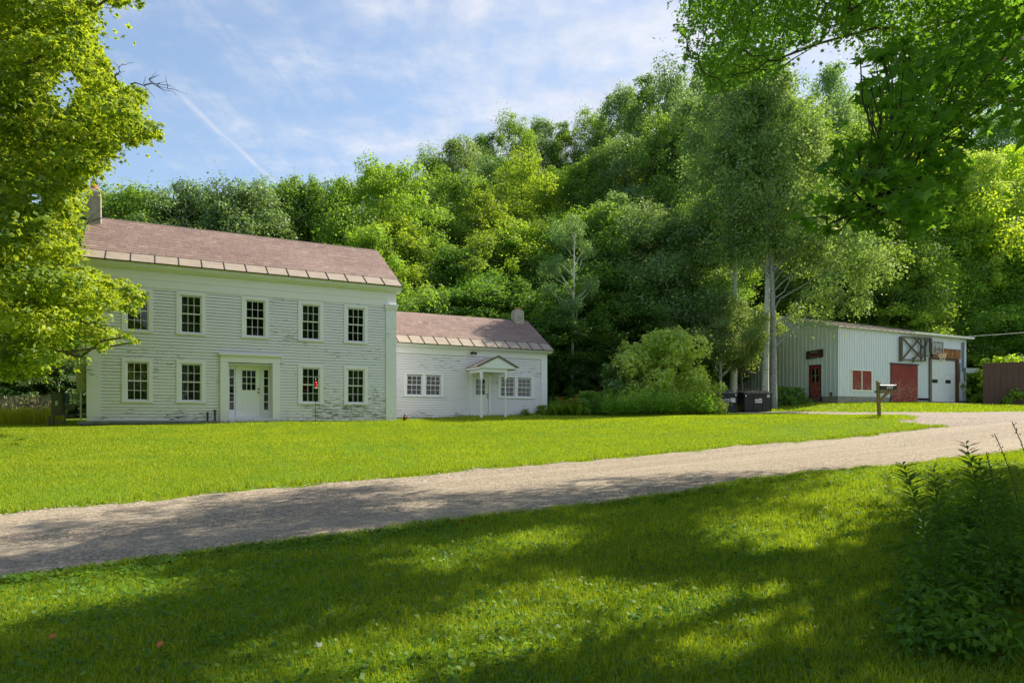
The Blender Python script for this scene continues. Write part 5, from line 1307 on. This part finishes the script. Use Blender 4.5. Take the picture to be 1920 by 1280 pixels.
V, Fc, T = join([va, vb, vc]); TR = np.array([12.2, 11.0]); zt = gxy(*TR); base = np.array([TR[0], TR[1], zt])
mr = empty('maple_tree', base, 0); setp(mr, 'shaded dark green maple overhanging from the upper right, trunk out of frame', 'tree')
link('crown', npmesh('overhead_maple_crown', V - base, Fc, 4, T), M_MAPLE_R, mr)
mb = MB(base); tp = [np.array([TR[0]-.12*i, TR[1]-.02*i, zt-.3+i*1.5]) for i in range(9)]
mb.tube([Vector(p) for p in tp], [.50, .42, .38, .34, .30, .25, .2, .14, .07], 12, False)
skeleton(mb, tp[5:], None, cs, r2, 30, .035)
lp = [tp[3], np.array([9.2, 9.4, 5.6]), atp(1930, 60, 8.0), atp(1850, 150, 7.0), atp(1760, 250, 6.2), atp(1690, 330, 5.7), atp(1630, 390, 5.2)]
mb.tube([Vector(p) for p in lp], [.06, .04, .028, .022, .017, .013, .009], 8, False)
lp2 = [atp(1850, 150, 7.0), atp(1800, 230, 6.6), atp(1740, 262, 6.3), atp(1700, 310, 6.0)]; mb.tube([Vector(p) for p in lp2], [.03, .022, .016, .01], 7, False)
H = np.array(lp[2:] + lp2 + [(np.array(lp[i])+np.array(lp[i+1]))/2 for i in range(2, 6)])
for c in csb:
    j = int(np.argmin(np.linalg.norm(H-c, axis=1))); limb(mb, H[j], c, .011, .004, r2, -.05, 4, 4)
mb.build('trunk', M_TWIG, mr, True)

# trees standing behind the photographer and right of the frame (they shade the near lawn and mirror in the windows)
for k, (X, Y, s_, ms) in enumerate(((13.0, -1.0, .95, TM['broad'][0]), (-10, -9, .8, TM['broad'][1]), (2, -13, .85, TM['broad'][2]), (-21, -6, .85, TM['broad'][0]), (24, -6, .9, TM['broad'][1]), (-32, -2, .9, TM['broad'][2]), (13, -18, 1.0, TM['broad'][1]))):
    o = place_tree('roadside_tree', ms, X, Y, gxy(X, Y), s_, k*1.1, M_FOREST, M_BARK, (.8, .95, .7)); setp(o, 'leafy roadside tree outside the frame, behind or beside the photographer', 'tree', 'roadside trees behind the photographer')

# ------------------------------------------------------------ grasses and weeds
def inview(X, Y, m=.06): return (Y > 3.3) & (np.abs(X) < (.75+m)*Y + .3)
def blades(U, V, h, w, r, lean=.45, two=True, tone=0.0):
    """one curved blade at every (u, v)"""
    n = len(U); z = gz(U, V); a = r.random(n)*2*np.pi; b = a + r.normal(0, .6, n) + np.pi/2
    hx, hy = np.cos(a)*w/2, np.sin(a)*w/2; L_ = lean*h*(.3+r.random(n)); dx, dy = np.cos(b)*L_, np.sin(b)*L_
    hh = h*(.7+.6*r.random(n)); T0 = np.clip(.47 + tone + r.normal(0, .2, n) + .5*(r.random(n) < .03), 0, 1)
    p0 = np.stack([U-hx, V-hy, z-.006], 1); p1 = np.stack([U+hx, V+hy, z-.006], 1)
    if two:
        p2 = np.stack([U+hx*.7+dx*.35, V+hy*.7+dy*.35, z+hh*.6], 1); p3 = np.stack([U-hx*.7+dx*.35, V-hy*.7+dy*.35, z+hh*.6], 1)
        p4 = np.stack([U+dx+hx*.15, V+dy+hy*.15, z+hh*.93], 1); p5 = np.stack([U+dx-hx*.15, V+dy-hy*.15, z+hh*.93], 1)
        Vv = np.stack([p0, p1, p2, p3, p4, p5], 1).reshape(-1, 3); k = np.arange(n)[:, None]*6
        Fq = np.concatenate([k+np.array([[0, 1, 2, 3]]), k+np.array([[3, 2, 4, 5]])], 1).reshape(-1, 4); T0 = np.repeat(T0, 2)
    else:
        p2 = np.stack([U+dx+hx*.3, V+dy+hy*.3, z+hh*.95], 1); p3 = np.stack([U+dx-hx*.3, V+dy-hy*.3, z+hh*.95], 1)
        Vv = np.stack([p0, p1, p2, p3], 1).reshape(-1, 3); Fq = np.arange(n)[:, None]*4 + np.array([[0, 1, 2, 3]])
    return Vv, Fq, T0
def samp(n, Y0, Y1, r):
    """uniform points over the visible wedge between two distances"""
    Y = np.sqrt(r.random(n)*(Y1*Y1-Y0*Y0) + Y0*Y0); X = (r.random(n)*1.08*2-1)*(.79*Y+.2) + .04*Y; return uv_of(X, Y)
def patch(U, V): return np.sin(U*.9+np.sin(V*.7)*2)*np.sin(V*1.1+np.sin(U*.5)*2)*.5 + np.sin(U*2.7+V*1.9)*np.sin(V*3.1-U*1.3)*.3
r3 = np.random.default_rng(303)
HBOX = lambda U, V: ((U > -2.4) & (U < 9.4) & (V > 28.25)) | ((U > 9.4) & (U < 18.1) & (V > 30.3)) | ((U > SU-.1) & (U < SR+.1) & (V > SV-.05))
parts = []
for (Y0, Y1, dens, h, w, two) in ((3.4, 5.2, 5200, .055, .0050, True), (5.2, 7.5, 3600, .055, .0060, True), (7.5, 11, 2300, .055, .0075, True), (11, 16, 1900, .038, .010, False), (16, 24, 1150, .034, .015, False), (24, 34, 520, .036, .024, False), (34, 60, 130, .07, .045, False)):
    area = .86*(Y1*Y1-Y0*Y0); U, V = samp(int(area*dens), Y0, Y1, r3)
    pt = patch(U, V); k = (gravel_d(U, V) < -.01 + .05*r3.random(len(U))) & ~HBOX(U, V) & (V < 36) & (r3.random(len(U)) < .80 + .25*pt)
    U, V, pt = U[k], V[k], pt[k]; g_ = gravel_d(U, V)
    mow = .10*np.sin(V*5.9 + .4*np.sin(U*.3)) + .16*np.sin(U*.37+3*np.sin(V*.23))*np.sin(V*.41+1.7); trk = np.exp(-((U-(1.9+.06*V)-.5*np.sin(V*.25))/.16)**2) + np.exp(-((U-(4.6+.02*V))/.14)**2); pt = pt*1.2 + mow*1.9 + .35*(V > 11) - .9*trk*(V > 14); hs = h*(1 - .1*np.clip(trk, 0, 1)*(V > 14) + .35*pt + .5*np.exp(-((g_+.12)/.12)**2)*(V < 9))
    parts.append(blades(U, V, hs, w, r3, .6, two, .20*pt))
V, Fc, T = join(parts)
go = link('lawn_grass', npmesh('lawn_grass', V, Fc, 4, T), M_GRASS); go.rotation_euler.z = ROT; setp(go, 'mown yellow-green lawn grass around the house and road', 'grass', kind='stuff')

# broad little weed leaves through the near lawn (clover, plantain, ivy)
parts = []
for (Y0, Y1, dens, sz) in ((3.4, 5.5, 900, .030), (5.5, 8, 620, .034), (8, 13, 260, .040)):
    area = .79*(Y1*Y1-Y0*Y0); U, V = samp(int(area*dens), Y0, Y1, r3); pt = patch(U*1.7+5, V*1.7) 
    k = (gravel_d(U, V) < -.05) & (V < 9) & (r3.random(len(U)) < .45 + .6*pt + .5*np.exp(-((U+1)/5)**2)*.5); U, V, pt = U[k], V[k], pt[k]; z = gz(U, V)
    n = len(U); P = np.stack([U, V, z + r3.uniform(.015, .06, n)], 1); N_ = np.stack([r3.normal(0, .45, n), r3.normal(0, .45, n), np.ones(n)], 1)
    parts.append(scatter('round', P, N_, sz*r3.uniform(.6, 1.5, n), np.clip(.45 + r3.normal(0, .22, n), 0, 1), None, r3))
V, Fc, T = join(parts); wo_ = link('lawn_weeds', npmesh('lawn_weeds', V, Fc, 4, T), M_WEED); wo_.rotation_euler.z = ROT; setp(wo_, 'small broad weed leaves spread through the near lawn', 'ground cover', kind='stuff')

# taller rosettes of dock and dandelion along the near road edge
U = np.concatenate([r3.uniform(-5, 11, 520), r3.uniform(-4, 3, 260)]); V = np.interp(U, RN_U, RN_V) - r3.gamma(1.6, .16, len(U)) - .02; z = gz(U, V); parts = []
for j in range(7):
    n = len(U); a = r3.random(n)*2*np.pi; yd = np.stack([np.cos(a), np.sin(a), .9+.7*r3.random(n)], 1); N_ = np.stack([-np.cos(a)*.6, -np.sin(a)*.6, np.ones(n)], 1)
    parts.append(scatter('lance', np.stack([U, V, z], 1), N_, r3.uniform(.06, .15, n), np.clip(.5+r3.normal(0, .2, n), 0, 1), yd, r3))
V_, F_, T_ = join(parts); V_ = V_*1.0
ro = link('roadside_weeds', npmesh('roadside_weeds', V_, F_, 4, T_), M_WEED); ro.rotation_euler.z = ROT; setp(ro, 'leafy roadside weeds fringing the near edge of the gravel', 'weeds', kind='stuff')
# tufts along the far road edge and round buildings
U = np.concatenate([r3.uniform(-10, 24, 5200), r3.uniform(2, 18, 1500), r3.uniform(37, 51, 1200), r3.uniform(22.3, 23.2, 160)]); 
V = np.concatenate([np.interp(U[:5200], RF_U, RF_V) + r3.gamma(1.3, .07, 5200)+.02, np.where(U[5200:6700] < 9.4, 28.2, 30.25) - r3.gamma(1.2, .06, 1500), 27.75 - r3.gamma(1.2, .12, 1200), 15.37 + r3.normal(0, .15, 160)])
k = gravel_d(U, V) < .0; U, V = U[k], V[k]
V_, F_, T_ = blades(U, V, .11, .012, r3, .5, True, -.1); tf = link('edge_grass', npmesh('edge_grass', V_, F_, 4, T_), M_GRASS); tf.rotation_euler.z = ROT; setp(tf, 'uncut grass tufts along the far road edge and wall bases', 'grass', kind='stuff')

# loose stones on the gravel
n = 60000; U, V = samp(n, 5.5, 26, r3); g_ = gravel_d(U, V); k = (g_ > -.12) & (r3.random(n) < .35 + .65*np.exp(-(g_/.5)**2)); U, V = U[k], V[k]; n = len(U); z = gz(U, V) + .014
sz = np.minimum(r3.gamma(3, .0036, n) + .004, .024); ang = r3.random(n)*6.28; O = np.array([(1, 0, 0), (0, 1, 0), (-1, 0, 0), (0, -1, 0), (0, 0, .75), (.7, .7, .35), (-.7, .7, .35), (-.7, -.7, .35), (.7, -.7, .35)]) 
Vv = O[None]*sz[:, None, None]*r3.uniform(.7, 1.3, (n, 1, 3)); c_, s_ = np.cos(ang)[:, None], np.sin(ang)[:, None]
Vv = np.stack([Vv[..., 0]*c_ - Vv[..., 1]*s_ + U[:, None], Vv[..., 0]*s_ + Vv[..., 1]*c_ + V[:, None], Vv[..., 2] + z[:, None]], 2).reshape(-1, 3)
Fq = (np.arange(n)[:, None, None]*9 + np.array([(0, 5, 4, 8), (1, 6, 4, 5), (2, 7, 4, 6), (3, 8, 4, 7)])[None]).reshape(-1, 4)
st = link('loose_gravel', npmesh('loose_gravel', Vv, Fq, 4, np.repeat(r3.random(n), 4)), M_STONE); st.rotation_euler.z = ROT; setp(st, 'loose stones scattered over the gravel road', 'gravel', kind='stuff')

# ---- weed bank before the shrub, daylilies, tall grass at the far left
def stems(points, h, leaf, nl, r, wl=1.0, up=.5, kind='leaf'):
    """upright stems set with lance leaves; points (n,2) in X,Y"""
    parts = []; 
    for (X, Y) in points:
        g = gxy(X, Y); H_ = h*r.uniform(.6, 1.15); lx, ly = r.normal(0, .08, 2)*H_; k = np.linspace(.12, 1, nl); a = np.arange(nl)*2.4 + r.random()*6
        P = np.stack([X+lx*k, Y+ly*k, g+H_*k], 1); yd = np.stack([np.cos(a), np.sin(a), np.full(nl, up)+.5*k], 1); N_ = np.stack([-np.cos(a)*.5, -np.sin(a)*.5, np.ones(nl)], 1)
        P = P + nrmz(yd)*leaf*.35; parts.append(scatter(kind, P, N_, leaf*.8*(1.25-.7*k)*r.uniform(.8, 1.2, nl), np.clip(.45+r.normal(0, .25)+r.normal(0, .15, nl), 0, 1), yd, r))
    return join(parts)
n = 430; Xs = r3.uniform(4.5, 9.9, n); Ys = 33.3 + r3.uniform(0, 1.6, n)
V, Fc, T = stems(np.stack([Xs, Ys], 1), 1.15, .30, 11, r3, kind='lance2'); o = link('weed_bank', npmesh('weed_bank', V, Fc, 4, T), M_SHRUB); o.color = (.85, 1.15, .6, 1); setp(o, 'dense bank of tall green weeds along the foot of the big shrub', 'weeds', kind='stuff')
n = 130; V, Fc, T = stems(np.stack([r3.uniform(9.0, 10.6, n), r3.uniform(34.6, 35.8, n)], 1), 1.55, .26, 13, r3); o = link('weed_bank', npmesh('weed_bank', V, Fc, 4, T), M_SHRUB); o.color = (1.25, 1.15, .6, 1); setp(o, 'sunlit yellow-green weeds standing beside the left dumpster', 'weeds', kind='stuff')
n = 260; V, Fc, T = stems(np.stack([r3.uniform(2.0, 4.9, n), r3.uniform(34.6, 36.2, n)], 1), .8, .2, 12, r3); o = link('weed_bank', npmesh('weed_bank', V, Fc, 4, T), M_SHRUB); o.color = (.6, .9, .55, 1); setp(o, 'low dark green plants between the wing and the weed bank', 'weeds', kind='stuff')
# daylilies
X, Y = 2.75, 34.3; g = gxy(X, Y); dl = empty('daylily_clump', (X, Y, g)); setp(dl, 'clump of orange daylilies right of the wing corner', 'flowers')
n = 260; a = r3.random(n)*6.28; P = np.stack([r3.normal(0, .30, n), r3.normal(0, .22, n), np.zeros(n)], 1); yd = np.stack([np.cos(a), np.sin(a), 1.6+r3.random(n)], 1); N_ = np.stack([-np.cos(a), -np.sin(a), .6*np.ones(n)], 1)
V, Fc, T = scatter('lance', P, N_, r3.uniform(.5, .8, n)*1.0, r3.random(n), yd, r3); o = link('leaves', npmesh('daylily_leaves', V, Fc, 4, T), M_WEED, dl); o.color = (1.2, 1.1, .9, 1)
parts = []; mb = MB()
for k in range(17):
    c = np.array([r3.normal(0, .42), r3.normal(-.1, .2), r3.uniform(.62, 1.02)]); mb.tube([(c[0]*.6, c[1]*.6, 0), tuple(c)], .006, 5)
    a = np.arange(6)*1.047; yd = np.stack([np.cos(a), np.sin(a), np.full(6, .5)], 1); N_ = np.stack([-np.cos(a)*.6, -np.sin(a)*.6, np.ones(6)], 1); parts.append(scatter('round', np.repeat(c[None], 6, 0) + yd*.045, N_, .10, r3.random(6), yd, r3))
V, Fc, T = join(parts); link('petals', npmesh('daylily_petals', V, Fc, 4, T), M_ORANGE, dl); mb.build('stalk', M_WEED, dl)
# tall seeding grass at the far left
n = 5200; Y = r3.uniform(24.5, 31, n); X = Y*r3.uniform(-.80, -.655, n) ; U, V = uv_of(X, Y); kk = V > 26.2 + 0*U; U, V = U[kk], V[kk]
V_, F_, T_ = blades(U, V, .55, .02, r3, .35, True, .1); o = link('tall_grass', npmesh('tall_grass', V_, F_, 4, T_), M_GRASS); o.rotation_euler.z = ROT; o.color = (1.3, 1.0, 1.2, 1); setp(o, 'tall uncut grass at the left beyond the mown lawn', 'grass', kind='stuff')
k = r3.random(len(U)) < .13; U, V = U[k], V[k]; n = len(U); z = gz(U, V) + r3.uniform(.45, 1.0, n)
parts = [scatter('lance', np.stack([U+r3.normal(0, .05, n), V, z-j*.0], 1), r3.normal(size=(n, 3)), .16, r3.random(n), np.stack([r3.normal(0, .2, n), r3.normal(0, .2, n), np.ones(n)], 1), r3) for j in range(3)]
V_, F_, T_ = join(parts); o = link('grass_seedheads', npmesh('grass_seedheads', V_, F_, 4, T_), M_DRY); o.rotation_euler.z = ROT; setp(o, 'pale seedheads above the tall grass at the left', 'grass', kind='stuff')

# ---- the weed thicket at the lower right
r4 = np.random.default_rng(404)
def goldenrod(X, Y, h, lx, ly, label):
    g = gxy(X, Y); root = empty('goldenrod_plant', (X, Y, g)); setp(root, label, 'weed', 'tall goldenrod stems at the lower right')
    mb = MB(); pts = [Vector((lx*t_**1.3, ly*t_**1.3, -.03 + h*t_)) for t_ in np.linspace(0, 1, 9)]; mb.tube(pts, [.0065-.005*i/8 for i in range(9)], 7); mb.build('stem', simple_stem, root, True)
    nl = 84; k = np.linspace(.20, 1, nl)**.8; a = np.arange(nl)*2.399; P = np.stack([lx*k**1.3, ly*k**1.3, h*k-.03], 1)
    topk = (k > .93); up = np.where(topk, 1.1, .25 + .1*r4.normal(size=nl)); yd = np.stack([np.cos(a), np.sin(a), up], 1); N_ = np.stack([-np.cos(a)*.4, -np.sin(a)*.4, np.ones(nl)], 1)
    L_ = np.where(k < .35, .12, .155)*np.where(topk, .75, 1)*r4.uniform(.8, 1.15, nl)
    V, Fc, T = scatter('lance', P, N_, L_, np.clip(.35+r4.normal(0, .15, nl), 0, 1), yd, r4)
    link('leaves', npmesh('goldenrod_leaves', V, Fc, 4, T), M_WEED, root)
simple_stem = simple('weed_stem', (.06, .10, .03), .7, .3)
goldenrod(3.42, 4.75, 1.30, -.22, .06, 'tallest goldenrod stem of the thicket at the lower right')
goldenrod(3.05, 4.75, 1.16, -.30, .05, 'leftmost goldenrod stem, leaning left, in the lower right thicket')
goldenrod(3.20, 5.05, 1.10, -.08, .0, 'slender goldenrod stem between the two tall ones, lower right thicket')
goldenrod(3.75, 5.15, 1.12, -.16, .1, 'goldenrod stem just right of the tallest one, lower right thicket')
goldenrod(4.05, 5.5, .95, -.05, .1, 'rightmost goldenrod stem, at the edge of the photo, lower right thicket')
parts = []
n = 150; X = r4.uniform(2.6, 5.6, n); Y = X/.75*r4.uniform(.92, 1.45, n)
k = (X/Y > .56 + .05*r4.random(n)) & (Y > 4.1) & (Y < 8); X, Y = X[k], Y[k]
U, V = uv_of(X, Y); zc = gz(U, V); cs = np.stack([X, Y, zc + r4.uniform(.03, .34, len(X))*np.clip((X/Y-.54)/.14, .25, 1)], 1)
for kind, sz, npl in (('round', .042, 60), ('lance2', .10, 34), ('maple', .07, 12), ('lance', .14, 14)):
    parts.append(clump_leaves(cs, np.full(len(cs), .24), npl*.8, sz, r4, kind, .75, .2, .9, .5, .12))
V, Fc, T = join(parts); o = link('weed_thicket', npmesh('weed_thicket', V, Fc, 4, T), M_WEED); o.color = (.95, 1.0, .8, 1); setp(o, 'dark leafy thicket of mixed weeds filling the lower right corner', 'weeds', kind='stuff')
for k, (X, Y, h, lx) in enumerate(((5.05, 6.75, 1.15, -.28), (5.28, 6.8, 1.25, -.30), (4.95, 6.95, .95, -.12))):
    g = gxy(X, Y); root = empty('seeding_grass', (X, Y, g)); setp(root, ['middle seeding grass stalk at the right edge of the thicket', 'rightmost seeding grass stalk at the right edge of the thicket', 'shortest seeding grass stalk at the right edge of the thicket'][k], 'grass stalk', 'seeding grass stalks at the right edge')
    mb = MB(); mb.tube([Vector((lx*t_*t_, 0, h*t_)) for t_ in np.linspace(0, 1, 8)], .004, 5); mb.build('stalk', M_TWIG, root)
    n = 26; kk = np.linspace(.72, 1, n); V, Fc, T = scatter('leaf', np.stack([lx*kk*kk + r4.normal(0, .012, n), r4.normal(0, .012, n), h*kk], 1), r4.normal(size=(n, 3)), .022, r4.random(n), np.tile([0, 0, 1.], (n, 1)), r4); link('seedhead', npmesh('seedhead', V, Fc, 4, T), simple('dark_seedhead', (.07, .045, .03), .9), root)
# fallen leaves
for k, (x, y, c, lb) in enumerate(((98, 1209, (.30, .10, .04), 'brown fallen leaf on the grass near the lower left corner'), (300, 1224, (.26, .10, .05), 'brown fallen leaf on the grass right of the lower left one'), (868, 985, (.16, .03, .02), 'dark red fallen leaf at the road edge near the middle'), (598, 1226, (.30, .32, .24), 'pale round mushroom-like leaf lying in the lower lawn'))):
    Yg = 5.0
    for _ in range(12): Yg = -gxy((x-960)/F*Yg, Yg)*F/(y-786)
    X = (x-960)/F*Yg; V, Fc, T = scatter('maple', np.array([[0, 0, .0]]), np.array([[.2, -.5, 1.]]), .06, np.array([.5]), None, r4)
    o = link('fallen_leaf', npmesh('fallen_leaf', V, Fc, 4, T), simple('dead_leaf', c, .8, .2)); o.location = (X, Yg, gxy(X, Yg)+.065); setp(o, lb, 'leaf')
